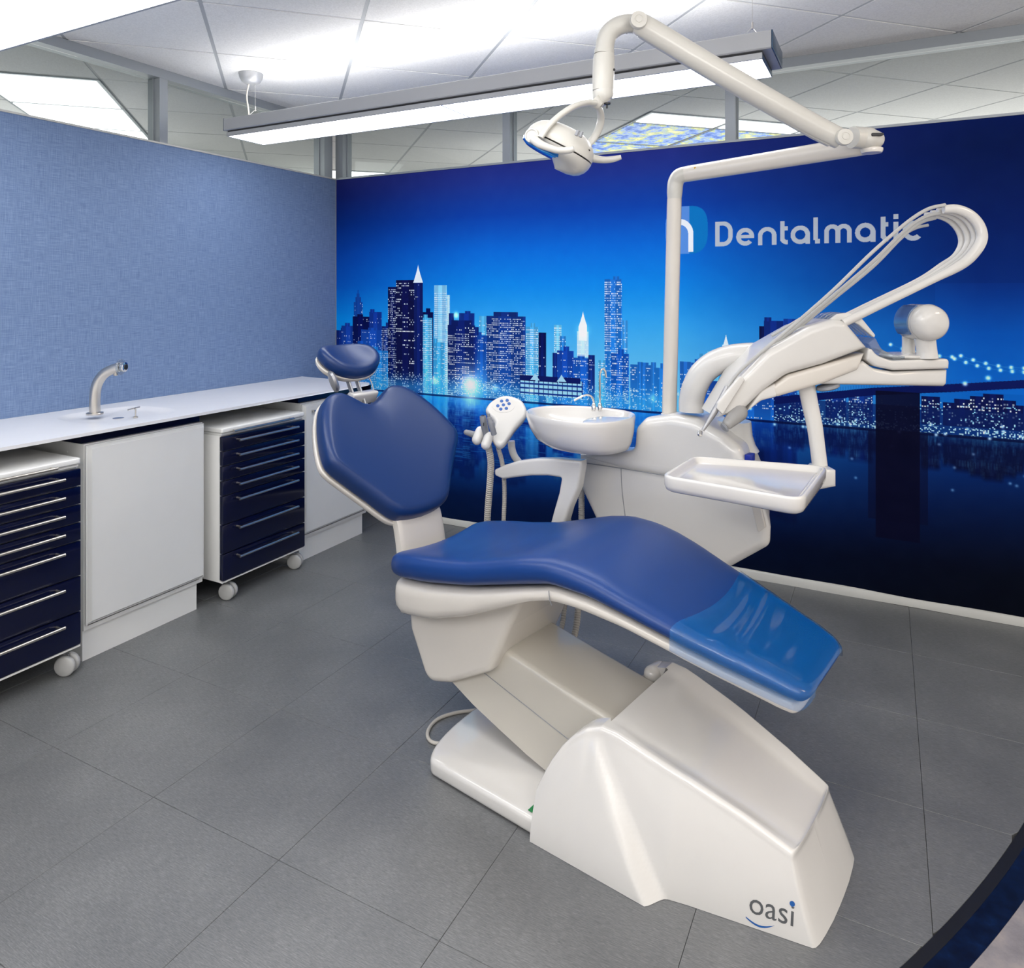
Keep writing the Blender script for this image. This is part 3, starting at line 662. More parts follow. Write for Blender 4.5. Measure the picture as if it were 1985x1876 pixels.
# lit panels beyond the glazing
def panel(i,j,m,lab,grp,u0=0,u1=1,v0=0,v1=1):
    P=cell(i,j,u0,u1,v0,v1,.022); c_=np.mean(P,axis=0)
    t=thing('light_panel',lab,'ceiling light',grp,loc=(c_[0],c_[1],CZ-.012))
    obj('panel_frame', flat_prism(cell(i,j,u0,u1,v0,v1,.004),CZ-.008,CZ-.0015), ALU, t, fr=ID, sm=0)
    obj('diffuser', flat_prism(P,CZ-.0125,CZ-.0085), m, t, fr=ID, sm=0)
def gij(x,y):
    v=np.array([x,y])-CO0; return v@e1/CT, v@e2/CT
u_,v_=gij(-.74,-1.06)
for k,(px,py) in enumerate(((-.95,-1.27),(-1.40,-.83),(-1.79,-.43))):
    i=math.floor(gij(px,py)[0]); j=math.floor(gij(px,py)[1])
    panel(i,j,PANEL,('large white lit ceiling panel behind the left glazing, nearest the camera','white lit ceiling panel behind the left glazing, second from the camera','white lit ceiling panel partly hidden behind the left woven wall top')[k],None)
for k,(i,j,u0,u1,v0,v1,m,lb) in enumerate((
    (3,2,0,1,-.42,0,PANEL,'white lit ceiling strip above the blossom print, left of the glazing mullion'),
    (4,2,0,1,-.42,0,PANEL,'white lit ceiling strip above the blossom print, behind the glazing mullion'),
    (5,2,0,1,-.42,0,PANEL,'white lit ceiling strip right of the glazing mullion, behind the lamp arm'),
    (3,2,0,1,0,1,BLOSS,'backlit blossom and sky ceiling print behind the lamp head'),
    (4,2,0,1,0,1,BLOSS,'backlit blossom and sky ceiling print beside the glazing mullion'),
    (3,3,0,1,0,1,BLOSS,'backlit blossom and sky ceiling print at the left, low behind the printed wall'),
    (5,2,0,1,0,1,BLOSS,'backlit blossom and sky ceiling print right of the mullion, mostly hidden'))):
    panel(i,j,m,lb,None,u0,u1,v0,v1)
for px,py,lb in ((-1.9,1.0,'pale lit ceiling panel low behind the glazing corner, left of the post'),(-1.2,1.9,'pale lit ceiling panel low behind the glazing corner, right of the post')):
    i,j=[math.floor(v) for v in gij(px,py)]; panel(i,j,PANEL,lb,None)
t=thing('spotlight','small warm spotlight shining on the ceiling behind the printed wall, far right','ceiling light',loc=(4.15,1.35,CZ))
obj('ring',lathe([(.05,0),(.055,-.006),(.04,-.010)],24,o=(4.15,1.35,CZ-.0135)),ALU,t,fr=ID)
obj('bulb',lathe([(.038,0),(.03,-.004)],20,o=(4.15,1.35,CZ-.025)),mat('warm_bulb',(.9,.7,.5),.4,emit=((1,.72,.42),14)),t,fr=ID)

# glazing bands above the partitions
def window(name, axis, mull, lo, hi, off=.03, dep=.09):
    z0,z1=WALL_H+.010,CZ-.002
    def bx(u0,u1,za,zb,d0=0,d1=dep):
        return box(u0,u1,off+d0,off+d1,za,zb) if axis=='x' else box(-off-d1,-off-d0,u0,u1,za,zb)
    top=structure(name, bx(lo,hi,CZ-.048,z1), ALU, sm=0)
    obj('bottom_rail', bx(lo,hi,z0-.06,z0+.002,.006), ALU, top, sm=0)
    for (a,b_) in mull:
        obj('mullion', bx(a,b_,z0+.003,CZ-.049), ALU, top, sm=0)
        obj('glazing_bead', bx(a-.006,b_+.006,z0+.003,CZ-.049,.040,.050), ALU, top, sm=0)
    ed=[lo]+[v for m_ in mull for v in m_]+[hi]
    for k in range(0,len(ed)-1,2):
        a,b_=ed[k],ed[k+1]
        if b_-a<.05: continue
        obj('pane', bx(a+.001,b_-.001,z0+.004,CZ-.050,.044,.048), GLASS, top, sm=0)
    return top
window('window_1','x',[(-.03,.030),(1.214,1.262),(2.462,2.512),(3.70,3.75)],-.03,6.0)
window('window_2','y',[(-6.9,-6.85),(-5.05,-5.0),(-3.15,-3.1),(-1.258,-1.213),(-.075,-.0)],-6.95,0.0)
# a further glazed partition beyond, seen through the panes
window('window_3','x',[(-2.3,-2.26),(-.9,-.86),(.25,.29)],-4.4,.9,off=2.2,dep=.06)
window('window_4','y',[(1.0,1.04),(2.2,2.24)],-1.0,3.6,off=1.9,dep=.06)
structure('wall_back', box(-4.4,7.5,4.9,5.0,0,CZ), CABW, sm=0)
structure('wall_far_left', box(-4.5,-4.4,-6.5,5.0,0,CZ), CABW, sm=0)

# pendant luminaires
def pendant(yc, lab, canopy=True):
    t=thing('pendant_light',lab,'ceiling lamp','long suspended linear lamps',loc=(1.53,yc,2.15))
    x0,x1=.262,2.80; h=.125
    P=[(yc-h,2.178),(yc-h-.004,2.182),(yc-h-.004,2.236),(yc-h+.004,2.240),(yc+h-.004,2.240),(yc+h+.004,2.236),(yc+h+.004,2.182),(yc+h,2.178)]
    obj('housing', slab(P[::-1],x0-.012,x1+.03,.001,'yz',1), FIXT, t, fr=ID, sm=30)
    obj('end_cap', box(x1+.0305,x1+.034,yc-h-.003,yc+h+.003,2.179,2.239), ENDB, t, fr=ID, bevel=.001)
    obj('end_cap', box(x0-.016,x0-.0125,yc-h-.003,yc+h+.003,2.179,2.239), ENDB, t, fr=ID, bevel=.001)
    obj('shadow_gap', box(x0,x1,yc-h+.012,yc+h-.012,2.168,2.1775), DARK, t, fr=ID, sm=0)
    obj('side_rail', box(x0,x1,yc-h+.004,yc-h+.012,2.150,2.170), FIXT, t, fr=ID, sm=0)
    obj('side_rail', box(x0,x1,yc+h-.012,yc+h-.004,2.150,2.170), FIXT, t, fr=ID, sm=0)
    for a,b_ in ((x0+.002,1.524),(1.530,x1-.002)):
        obj('diffuser', box(a,b_,yc-h+.0125,yc+h-.0125,2.152,2.166), DIFF, t, fr=ID, sm=0)
    obj('divider', box(1.5245,1.5295,yc-h+.0125,yc+h-.0125,2.1505,2.1665), ENDB, t, fr=ID, sm=0)
    obj('end_plate', box(x0-.001,x0+.0015,yc-h+.0125,yc+h-.0125,2.1505,2.1665), ENDB, t, fr=ID, sm=0)
    obj('end_plate', box(x1-.0015,x1+.001,yc-h+.0125,yc+h-.0125,2.1505,2.1665), ENDB, t, fr=ID, sm=0)
    obj('uplight', box(x0+.02,x1-.02,yc-.09,yc+.09,2.2405,2.2425), UPLIT, t, fr=ID, sm=0)
    for xc in (.33,2.75):
        obj('hanger_wire', cat_(tube([(xc,yc,2.30),(xc,yc,CZ-.002)],.0009,8,1),tube([(xc-.045,yc-.04,2.242),(xc,yc,2.302)],.0008,6,1),tube([(xc+.045,yc+.04,2.242),(xc,yc,2.302)],.0008,6,1),tube([(xc,yc,2.295),(xc,yc,2.318)],.004,8,1)), CHROME, t, fr=ID)
    xc=.30
    pr=[(.001,-.052),(.030,-.050),(.046,-.040),(.056,-.022),(.060,0)]
    obj('ceiling_canopy', lathe(pr[::-1],32,o=(xc,yc+.0,CZ-.002)), FIXT, t, fr=ID)
    obj('power_cord', tube([(xc-.015,yc,CZ-.05),(xc-.03,yc,2.38),(xc-.022,yc+.005,2.30),(xc-.012,yc,2.245)],.004,8,6), WHITE, t, fr=ID)
    return t
pendant(-.98,'long suspended linear lamp with two lit diffusers, in front of the printed wall')
pendant(-2.44,'long suspended linear lamp cut off by the top left corner of the frame')

# ------------------------------------------------------------------ cabinet run along the left wall
def handle(y0,y1,x,z,parent,out=.030,r=.0055,m=STEEL,name='handle'):
    g=cat_(tube([(x+out,y0,z),(x+out,y1,z)],r,12,1), tube([(x-.002,y0+.012,z),(x+out,y0+.012,z)],r*.8,10,1), tube([(x-.002,y1-.012,z),(x+out,y1-.012,z)],r*.8,10,1))
    return obj(name,g,m,parent,fr=ID)
def sink_cabinet(y0,y1,label,with_handle):
    t=thing('base_cabinet',label,'cabinet','white base cabinets under the worktop',loc=(.53,(y0+y1)/2,0))
    xf=.532
    obj('carcass', cat_(box(.02,xf,y0,y0+.016,.115,.808),box(.02,xf,y1-.016,y1,.115,.808),box(.02,xf,y0+.0161,y1-.0161,.115,.130),box(.02,.03,y0+.0161,y1-.0161,.131,.808),box(.031,xf,y0+.0161,y1-.0161,.792,.808)), CABW, t, fr=ID, sm=0)
    obj('plinth', box(.03,.522,y0+.001,y1-.022,.0,.114), CABW, t, fr=ID, sm=0)
    obj('fascia', box(.03,.515,y0+.001,y1-.001,.809,.838), NAVY, t, fr=ID, sm=0)
    # door with a chamfered raised face
    d=.026; V=[];F=[]
    for x,ins in ((xf+.003,.002),(xf+.012,.002),(xf+.0125,.006),(xf+d,.016)):
        V+=[(x,y0+ins,.137+ins),(x,y1-ins,.137+ins),(x,y1-ins,.806-ins*.9),(x,y0+ins,.806-ins*.9)]
    for k in range(3):
        for i in range(4): F.append((k*4+i,k*4+(i+1)%4,k*4+4+(i+1)%4,k*4+4+i))
    F+=[(3,2,1,0),(12,13,14,15)]
    door=obj('door',(V,F),CABD,t,fr=ID,sm=0)
    obj('screw_cap', lathe([(.004,0),(.004,.0015),(.001,.002)],12,o=(.43,y0,.77),ax=(0,-1,0)), CABW, t, fr=ID)
    if with_handle: handle(y0+.045,y0+.235,xf+d,.766,door,.022,.005)
    return t
sink_cabinet(-1.985,-1.463,'white base cabinet with plain door below the sink, between two navy drawer units',False)
sink_cabinet(-.872,-.352,'white base cabinet with bar handle at the far end, behind the chair backrest',True)

def castor(parent,x,y,rz):
    c_,s_=cos(rz),sin(rz)
    def P(a,b,z): return (x+a*c_-b*s_, y+a*s_+b*c_, z)
    ax=np.array([-s_,c_,0.])
    o1=np.array(P(.012,-.024,.036)); o2=np.array(P(.012,.006,.036))
    pr=[(.004,0),(.030,.0),(.0345,.003),(.036,.006),(.036,.013),(.0345,.017),(.030,.019),(.004,.0195)]
    w=obj('castor', cat_(lathe(pr,28,o=o1,ax=ax),lathe(pr,28,o=o2,ax=ax)), LGREY, parent, fr=ID)
    obj('castor_fork', cat_(slab(rpoly([(-.014,.03,.004),(.024,.03,.004),(.018,.074,.004),(-.016,.074,.004)]),-.0035,.0035,.001),), SILV, w, fr=Matrix.Translation((x,y,0))@Matrix.Rotation(rz,4,'Z'))
    obj('castor_stem', tube([(x-.0,y,.066),(x,y,.0985)],.008,12,1), SILV, w, fr=ID)
def drawer_unit(y0,y1,label):
    t=thing('drawer_unit',label,'cabinet','navy mobile drawer units on castors',loc=(.34,(y0+y1)/2,0))
    xf=.578
    obj('carcass', box(.08,xf,y0+.002,y1-.002,.098,.744), CABW, t, fr=ID, bevel=.003)
    P=rpoly([(.07,y0,.012),(xf+.020,y0,.012),(xf+.020,y1,.012),(.07,y1,.012)],4)
    obj('lid', slab(P,.756,.776,.004,'xy',3), CABW, t, fr=ID)
    obj('pull_out_shelf', box(.09,xf+.010,y0+.006,y1-.006,.7455,.7545), CABW, t, fr=ID, sm=0)
    handle(y0+.048,y1-.096,xf+.010,.7645-.004,t,.030)
    zs=[.741,.676,.611,.546,.480,.353,.225,.106]
    for k in range(7):
        a,b_=zs[k+1]+.0015,zs[k]-.0015
        d=obj('drawer', slab(rpoly([(y0+.003,a,.006 if k==6 else .0015),(y1-.003,a,.006 if k==6 else .0015),(y1-.003,b_,.006 if k==0 else .0015),(y0+.003,b_,.006 if k==0 else .0015)],3),xf+.0008,xf+.022,.003,'yz',2), NAVY, t, fr=ID)
        handle(y0+.068,y1-.078,xf+.0215,b_-.0215,d,.032)
    obj('bottom_rail', box(xf+.001,xf+.018,y0+.003,y1-.003,.098,.1045), CABW, t, fr=ID, sm=0)
    for x,y,rz in ((.545,y0+.065,.35),(.55,y1-.035,.5),(.14,y0+.05,1.9),(.14,y1-.05,1.2)): castor(t,x,y,rz)
    return t
drawer_unit(-2.535,-2.033,'navy mobile drawer unit cut off by the left edge of the frame')
drawer_unit(-1.415,-.908,'navy mobile drawer unit on white castors between the two white base cabinets')

# worktop with a moulded basin
wt=thing('worktop','long white worktop with moulded sink running along the blue wall','worktop',loc=(.29,-1.9,.848))
# basin: oblong bowl sunk in the top (rings from the sheet down)
yc,xc=-1.695,.300
def bas(rx,ry,z,n=64,e=3.0):
    return [(xc+rx*math.copysign(abs(cos(2*pi*k/n))**(2/e),cos(2*pi*k/n)), yc+ry*math.copysign(abs(sin(2*pi*k/n))**(2/e),sin(2*pi*k/n)), z) for k in range(n)]
n=64
outer=[]
for k in range(n):
    c_,s_=cos(2*pi*k/n),sin(2*pi*k/n); q=max(abs(c_),abs(s_)); outer.append((xc+c_/q*.262,yc+s_/q*.285,.860))
rings=[outer,bas(.190,.205,.860),bas(.186,.201,.8595),bas(.180,.194,.857),bas(.166,.179,.849),bas(.140,.155,.843),bas(.02,.02,.841)]
V,F=loft(rings,caps=False); F.append(tuple(len(V)-n+k for k in range(n)))
oo=outer
x0,x1=.0015,.582
xa,xb,ya,yb=xc-.262,xc+.262,yc-.285,yc+.285
flatq=[(x0,-7.0,ya-.0),(0,0,0)]
def sheet(P): 
    i=len(V); V.extend([(p[0],p[1],.860) for p in P]); F.append(tuple(range(i,i+len(P))))
sheet([(x0,-7.0),(x1,-7.0),(x1,ya),(xb,ya),(xa,ya),(x0,ya)])
sheet([(xb,ya),(x1,ya),(x1,yb),(xb,yb)]); sheet([(x0,ya),(xa,ya),(xa,yb),(x0,yb)])
sheet([(x0,yb),(xa,yb),(xb,yb),(x1,yb),(.568,-.366),(.556,-.358),(x0,-.308)])
ed=[(x1,-7.0),(x1,yb),(.568,-.366),(.556,-.358),(x0,-.308)]
for a,b_ in zip(ed[:-1],ed[1:]):
    i=len(V); V+= [(a[0],a[1],.860),(b_[0],b_[1],.860),(b_[0],b_[1],.848),(a[0],a[1],.848)]; F.append((i,i+1,i+2,i+3))
i=len(V); V+=[(x0,-7,.848),(xa-.0,-7,.848),(xa,-.308,.848),(x0,-.308,.848)]; F.append((i,i+1,i+2,i+3))
i=len(V); V+=[(xa+.45,-7,.848),(x1,-7,.848),(x1,-.4,.848),(.568,-.366,.848),(xa+.45,-.35,.848)]; F.append((i,i+1,i+2,i+3,i+4))
i=len(V); V+=[(xa,-7,.848),(xa+.45,-7,.848),(xa+.45,-2.0,.848),(xa,-2.0,.848)]; F.append((i,i+1,i+2,i+3))
i=len(V); V+=[(xa,-1.46,.848),(xa+.45,-1.46,.848),(xa+.45,-.35,.848),(xa,-.33,.848)]; F.append((i,i+1,i+2,i+3))
obj('worktop_sheet',(V,F),TOPW,wt,fr=ID,sm=25)
obj('drain', lathe([(.022,0),(.022,.002),(.012,.0025),(.001,.001)],24,o=(xc,yc,.8412)), CHROME, wt, fr=ID)
obj('end_panel', box(.03,.56,-.349,-.341,.60,.8465), NAVY, wt, fr=ID, sm=0)
# tap
t=thing('sink_tap','brushed steel curved tap on the white worktop, lower stem by the sink','tap',loc=(.222,-1.747,.860))
bx,by=.222,-1.747
obj('base_ring', lathe([(.033,0),(.033,.006),(.031,.008),(.021,.009)],32,o=(bx,by,.8604)), STEEL, t, fr=ID)
obj('spout', tube([(bx,by,.866),(bx,by,.93),(bx+.008,by+.004,.985),(bx+.034,by+.016,1.028),(bx+.068,by+.033,1.050),(bx+.098,by+.048,1.060)],[.0212,.021,.0208,.0205,.0202,.020],20,8), STEEL, t, fr=ID)
hd=np.array([.90,.43,-.02]); hp=np.array([bx+.096,by+.047,1.060])
obj('sensor_ring', lathe([(.015,0),(.0335,.001),(.0345,.004),(.0335,.007),(.016,.008)],32,o=hp,ax=hd), CLEAR, t, fr=ID)
obj('tap_knob', lathe([(.020,.0082),(.021,.012),(.0205,.024),(.012,.026)],28,o=hp,ax=hd), CHROME, t, fr=ID)
obj('knob_centre', lathe([(.0118,.0262),(.0118,.0285),(.001,.029)],20,o=hp,ax=hd), BLACK, t, fr=ID)
obj('aerator', lathe([(.0095,0),(.0095,-.012),(.008,-.014)],20,o=(bx+.080,by+.040,1.037)), STEEL, t, fr=ID)
t=thing('plug_holder','small steel plug bracket standing over the worktop sink','plug holder',loc=(.33,-1.63,.86))
obj('holder_wire', cat_(tube([(.355,-1.655,.846),(.352,-1.652,.874),(.342,-1.648,.878),(.322,-1.640,.878)],.0028,8,6),tube([(.330,-1.672,.876),(.322,-1.612,.880)],.003,8,1)), STEEL, t, fr=ID)
obj('holder_foot', lathe([(.010,0),(.010,.004),(.004,.006)],16,o=(.355,-1.655,.8432)), STEEL, t, fr=ID)

# ------------------------------------------------------------------ treatment chair (frame CH)
chair=thing('dental_chair','reclined dental chair with blue upholstery and glossy white base in the centre','dental chair',fr=CH)
# floor plate
P=rpoly([(-.16,-.288),(.66,-.10),(.66,.10),(-.16,.288)])
P=[]
for k in range(25):
    a=pi/2+pi*k/24; P.append((-.318+.085*cos(a) , .288*sin(a)))
P=P+[(.05,-.290),(.30,-.20),(.50,-.10),(.50,.10),(.30,.20),(.05,.290)]
obj('base_plate', slab(P[::-1],.003,.050,.014,'xy',4), CERAM, chair)
obj('plate_label', box(.008,.030,-.276,-.250,.0525,.0535), GREEN, chair, sm=0)
# moulded base cover
def crest(a):
    zc=np.interp(a,[0.0,.02,.04,.06,.085,.11,.14,.18,.22,.26,.40,.52,.60,.65],[.02,.085,.140,.186,.228,.258,.282,.296,.294,.284,.245,.205,.172,.150])
    wc=np.interp(a,[0.0,.04,.10,.16,.25,.35,.55,.63,.65],[.300,.265,.226,.203,.196,.184,.150,.138,.132])
    return zc,wc
def side_b(a,z):
    zc,wc=crest(a); f=min(1,max(0,z/zc))
    ar=.345-.19*min(1,z/.27)
    bul=(.304-.01*max(a,0)/.35)*(1-f**1.6)+wc*f**1.6
    rec0=np.interp(a,[0,.20,.373,.673],[.256,.256,.246,.147]); rec=rec0*(1-f**1.7)+wc*f**1.7
    s=min(1,max(0,(a-ar)/.032)); s=s*s*(3-2*s)
    if a<.2: rec=min(rec,bul)
    return bul*(1-s)+rec*s
rings=[]; NS=30; NT=12
As=[.034,.036,.041,.047,.055,.065,.075,.085,.095,.105,.115,.125,.135,.145]+[.152+.0065*i for i in range(68)]
As=[a for a in As if a<.59 and not .172<a<.19]+[.177,.1785,.1822,.1835]+[.592,.599,.606,.612,.617,.620]; As.sort()
def cover_ring(a,shr=1.0,push=0,zcut=1.0):
    zc,wc=crest(a); R=[]; er=.016
    k0=max(0,(a-.42)/.20)
    near=[]
    for i in range(NS+1):
        f=i/NS; z=(zc-er)*f
        bb=side_b(a,z)*shr
        near.append((a+k0*.050*(1-f)**1.1+push*(1-f*.35), bb, z+.001))
    for i in range(1,6):
        th=pi/2*i/5; w1=side_b(a,zc-er)*shr; near.append((a+push*.65,w1-er*(1-cos(th))*.9,zc-er+er*sin(th)))
    wt=near[-1][1]
    R=[(p[0],-p[1],p[2]) for p in near]
    dd=.014*min(1,max(0,(a-.18)/.1))*min(1,max(0,(.64-a)/.12))
    cut=min(1,max(0,(.182-a)/.004))
    for i in range(1,NT):
        u=-1+2*i/NT
        if cut>0:
            seq=[-1,-.80,-.78,-.62,-.4,-.2,0,.2,.4,.62,.78,.80,1]; u=seq[i]
            z=zc if abs(u)>=.795 else min(zc,zc*(1-cut)+.12*cut)
            if abs(u)<.795 and cut<1: z=min(z,zc-.02)
            R.append((a,wt*u,z))
        else: R.append((a+push*.65,wt*u,zc-dd*(1-abs(u)**6)-.006))
    R+=[(p[0],p[1],p[2]) for p in near[::-1]]
    return R
for a in As: rings.append(cover_ring(a))
for shr,push in ((.965,.005),(.88,.009),(.7,.0125),(.4,.016),(.1,.017)): rings.append(cover_ring(.620,shr,push))
cov=obj('base_cover', loft(rings), CERAM, chair, sm=60)
# boss on the cover top
obj('cover_stud', lathe([(.016,-.004),(.016,.0),(.013,.004),(.001,.006)],20,o=(.235,.035,.2655),ax=(.25,0,1)), CERAM, chair)
obj('pivot_boss', capsule((.135,.155,.262),(.135,.200,.256),.026), CERAM, chair)
# lettering on the flank
def text_mesh(s,size):
    cu=bpy.data.curves.new('t','FONT'); cu.body=s; cu.size=size; cu.resolution_u=3
    to=bpy.data.objects.new('t',cu); C.objects.link(to); bpy.context.view_layer.update()
    me=to.to_mesh(); V=[tuple(v.co) for v in me.vertices]; F=[tuple(p.vertices) for p in me.polygons]; to.to_mesh_clear()
    bpy.data.objects.remove(to); bpy.data.curves.remove(cu); return V,F
def on_flank(V,a0,z0,sl):
    out=[]
    for x,y,_ in V:
        a=a0+x; z=z0+y+sl*x
        k0=max(0,(a-.42)/.20); zc,_w=crest(a); a_in=a-k0*.050*(1-min(1,z/zc))**1.1
        k0=max(0,(a_in-.42)/.20); a_in=a-k0*.050*(1-min(1,z/zc))**1.1
        out.append((a,-side_b(a_in,z)-.0012,z))
    return out
V,F=text_mesh('oasi',.062); xm=max(v[0] for v in V)
V=[(v[0]/xm*.088,v[1],0) for v in V]
# make the dot of the i a separate blue blob
dot=[i for i,v in enumerate(V) if v[1]>.036 and v[0]>.07]
Fl=[f for f in F if not all(i in dot for i in f)]
obj('logo_letters',(on_flank(V,.545,.030,.0),Fl),INK,cov,fr=CH,sm=0)
n=14; D=[(.0835+.0052*cos(2*pi*k/n),.0415+.0052*sin(2*pi*k/n),0) for k in range(n)]
obj('logo_dot',(on_flank(D,.545,.030,.0),[tuple(range(n))]),INKB,cov,fr=CH,sm=0)
V=[];F=[]
for k in range(13):
    u=k/12; x=-.004+.056*u; y=-.010-.011*sin(pi*u*.95+.15); tk=.0036*sin(pi*min(1,u+.08))**.5+.0006; V+=[(x,y-tk/2,0),(x,y+tk/2,0)]
F=[(2*k,2*k+2,2*k+3,2*k+1) for k in range(12)]
obj('logo_swoosh',(on_flank(V,.545,.030,.0),F),INKB,cov,fr=CH,sm=0)
# lift arm
def barring(a,top,mid,bot,w1,w2,w3,r=.018):
    Pn=[(-w3,bot),(-w2,mid),(-w1,top-r)]
    for k in range(1,5):
        th=pi/2*k/4; Pn.append((-w1+r*(1-cos(th)),top-r+r*sin(th)))
    Pp=[(-p[0],p[1]) for p in Pn[::-1]]
    return [(a,p[0],p[1]) for p in Pn+Pp]
rr=[]
for a,top,mid,bot in ((-.47,.405,.32,.255),(-.40,.388,.292,.195),(-.30,.362,.258,.150),(-.20,.338,.230,.115),(-.10,.318,.205,.082),(0,.298,.178,.055),(.10,.279,.150,.055),(.160,.268,.14,.055)):
    rr.append(barring(a,top,mid,bot,.122,.128,.140))
rr.append(barring(.176,.258,.14,.055,.116,.12,.13))
obj('lift_arm', loft(rr), BEIGE, chair, sm=40)
obj('arm_seam', cat_(tube([(-.40,-.1288,.2935),(-.30,-.1288,.2595),(0,-.1288,.1795),(.06,-.1288,.164)],.0012,6,1)), GREYP, chair)
# seat bracket
P=rpoly([(-.562,.43),(-.548,.31,.02),(-0.472,0.164)+(.05,),(-0.374,0.194)+(.03,),(-0.217,0.281)+(.05,),(-0.145,0.431)+(.02,),(-0.095,0.507),(-.10,.535),(-.30,.50)],6)
obj('seat_bracket', slab(P,-.165,.165,.022,'xz',4), WHITE, chair, sm=45)
# seat cushion & shell
ZT=([-.60,-.585,-.54,-.44,-.35,-.25,-.15,-.05,.03,.11,.18,.25,.32,.40,.50,.60,.645],[.552,.560,.574,.590,.602,.620,.648,.678,.692,.688,.674,.652,.628,.602,.572,.541,.522])
ZB=([-.60,-.54,-.40,-.235,-.05,.05,.157,.25,.38,.48,.62,.66],[.478,.482,.505,.540,.592,.618,.614,.596,.560,.530,.492,.486])
ZS=([-.60,-.53,-.40,-.26,-.12,-.02,.05,.12,.25,.36,.47,.60,.66],[.385,.370,.395,.445,.510,.558,.578,.580,.565,.535,.500,.462,.450])
WS=([-.60,-.585,-.54,-.44,-.25,-.05,.11,.25,.40,.50,.60,.645],[.205,.212,.232,.245,.252,.256,.250,.238,.212,.188,.164,.150])
DS=([-.6,-.45,-.2,0,.1,.3,.66],[.018,.030,.020,.006,.002,.006,.004])
_sc={}
def sec(a,zt,zb,w,e,dish,n=72,et=3.4):
    h=max((zt-zb)/2,1e-5); zm=(zt+zb)/2; R=[]
    th=np.linspace(0,2*pi,721); c_,s_=np.cos(th),np.sin(th)
    bx=w*np.sign(c_)*np.abs(c_)**(2/e); bz=h*np.sign(s_)*np.abs(s_)**(2/et)
    hh=max(h,.02); L=np.concatenate([[0],np.cumsum(np.hypot(np.diff(bx),np.diff(bz*hh/h)))]); u=np.linspace(0,L[-1],n+1)[:-1]
    X_=np.interp(u,L,bx); Z_=np.interp(u,L,bz)
    for b_,z in zip(X_,Z_):
        if z>0: z-=dish*(1-(b_/w)**2)*min(1,z/h)
        R.append((a,b_,zm+z))
    return R
def seatlike(a0,a1,ztop,zbot,wfun,er0,er1,e,et,dish,st=44,hend=1.0,dz=0,aoff=lambda a,b:0):
    rings=[]; u=[]
    u+= [a0+er0*(1-cos(pi/2*k/7)) for k in range(7)]
    u+= list(np.linspace(a0+er0,a1-er1,st))
    u+= [a1-er1+er1*sin(pi/2*k/7) for k in range(1,8)]
    for a in u:
        f=1.0
        if a<a0+er0: f=sqrt(max(1e-4,1-((a0+er0-a)/er0)**2))
        if a>a1-er1: f=sqrt(max(1e-4,1-((a-(a1-er1))/er1)**2))
        zt,zb,w=ztop(a),zbot(a),wfun(a); zm=(zt+zb)/2; h=(zt-zb)/2*f
        w=w-(1-f)*.05*hend
        rings.append([(p[0]+aoff(a,p[1]),p[1],p[2]+dz) for p in sec(a,zm+h,zm-h,w,e,dish(a)*f,et=et)])
    return loft(rings)
I=lambda t: (lambda a: float(np.interp(a,*t)))
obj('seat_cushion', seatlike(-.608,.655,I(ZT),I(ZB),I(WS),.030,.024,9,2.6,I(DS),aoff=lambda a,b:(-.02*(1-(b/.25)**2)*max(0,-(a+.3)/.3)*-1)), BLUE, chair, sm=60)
obj('seat_shell', seatlike(-.592,.637,lambda a:I(ZB)(a)-.002,I(ZS),lambda a:I(WS)(a)-.013,.035,.02,11,4.0,lambda a:0), WHITE, chair, sm=60)
obj('shell_joint', tube([(.055,-.2385,.575),(.052,-.2435,.592),(.050,-.2435,.612)],.0012,6,2), GREYP, chair)
# clear foot cover (open shell over the foot end)
V=[];F=[]; st=34; nk=44; rings=[]
def cov_ring(a,f,out,wcut=0):
    R=[]
    sh=.030*max(0,(.5-a)/.13)
    for k in range(nk+1):
        u=-1+2*k/nk; w0=I(WS)(min(a,.645))-wcut
        b_=(w0+out)*(sin(pi/2*u/.86) if abs(u)<.86 else (1 if u>0 else -1))
        a2=a+sh*(1-(b_/(w0+out))**2); aa=min(a2,.645)
        zt,zb,w=I(ZT)(aa),I(ZB)(aa),w0; zm=(zt+zb)/2; h=(zt-zb)/2*f+out
        if abs(u)<.86:
            q=abs(b_/(w+out)); z=zm+h*max(0,1-q**9)**(1/2.6)-I(DS)(aa)*(1-q*q)*f
            z+=.0030*sin(a*105+b_*9+1.6*sin(b_*7+a*12))*(1-q**4)*math.exp(-((a-.47)/.075)**2)+.0026*(1-q**6)
        else:
            t_=(abs(u)-.86)/.14; z=zm-t_*(zm-zb+.011)*(1 if f>.95 else f)
        R.append((a2, b_, z))
    return R
for i in range(st+1): rings.append(cov_ring(.372+(.628-.372)*i/st,1.0,.0035))
for k in range(1,6):
    th=pi/2*k/5; rings.append(cov_ring(.628+.032*sin(th),max(.25,cos(th)),.0035,.05*(1-cos(th))*.9))
m=len(rings); V=[p for r in rings for p in r]
for i in range(m-1):
    for k in range(nk): F.append((i*(nk+1)+k,i*(nk+1)+k+1,(i+1)*(nk+1)+k+1,(i+1)*(nk+1)+k))
obj('foot_cover',(V,F),VINYL,chair,sm=60,label='clear wrinkled vinyl cover over the foot end')
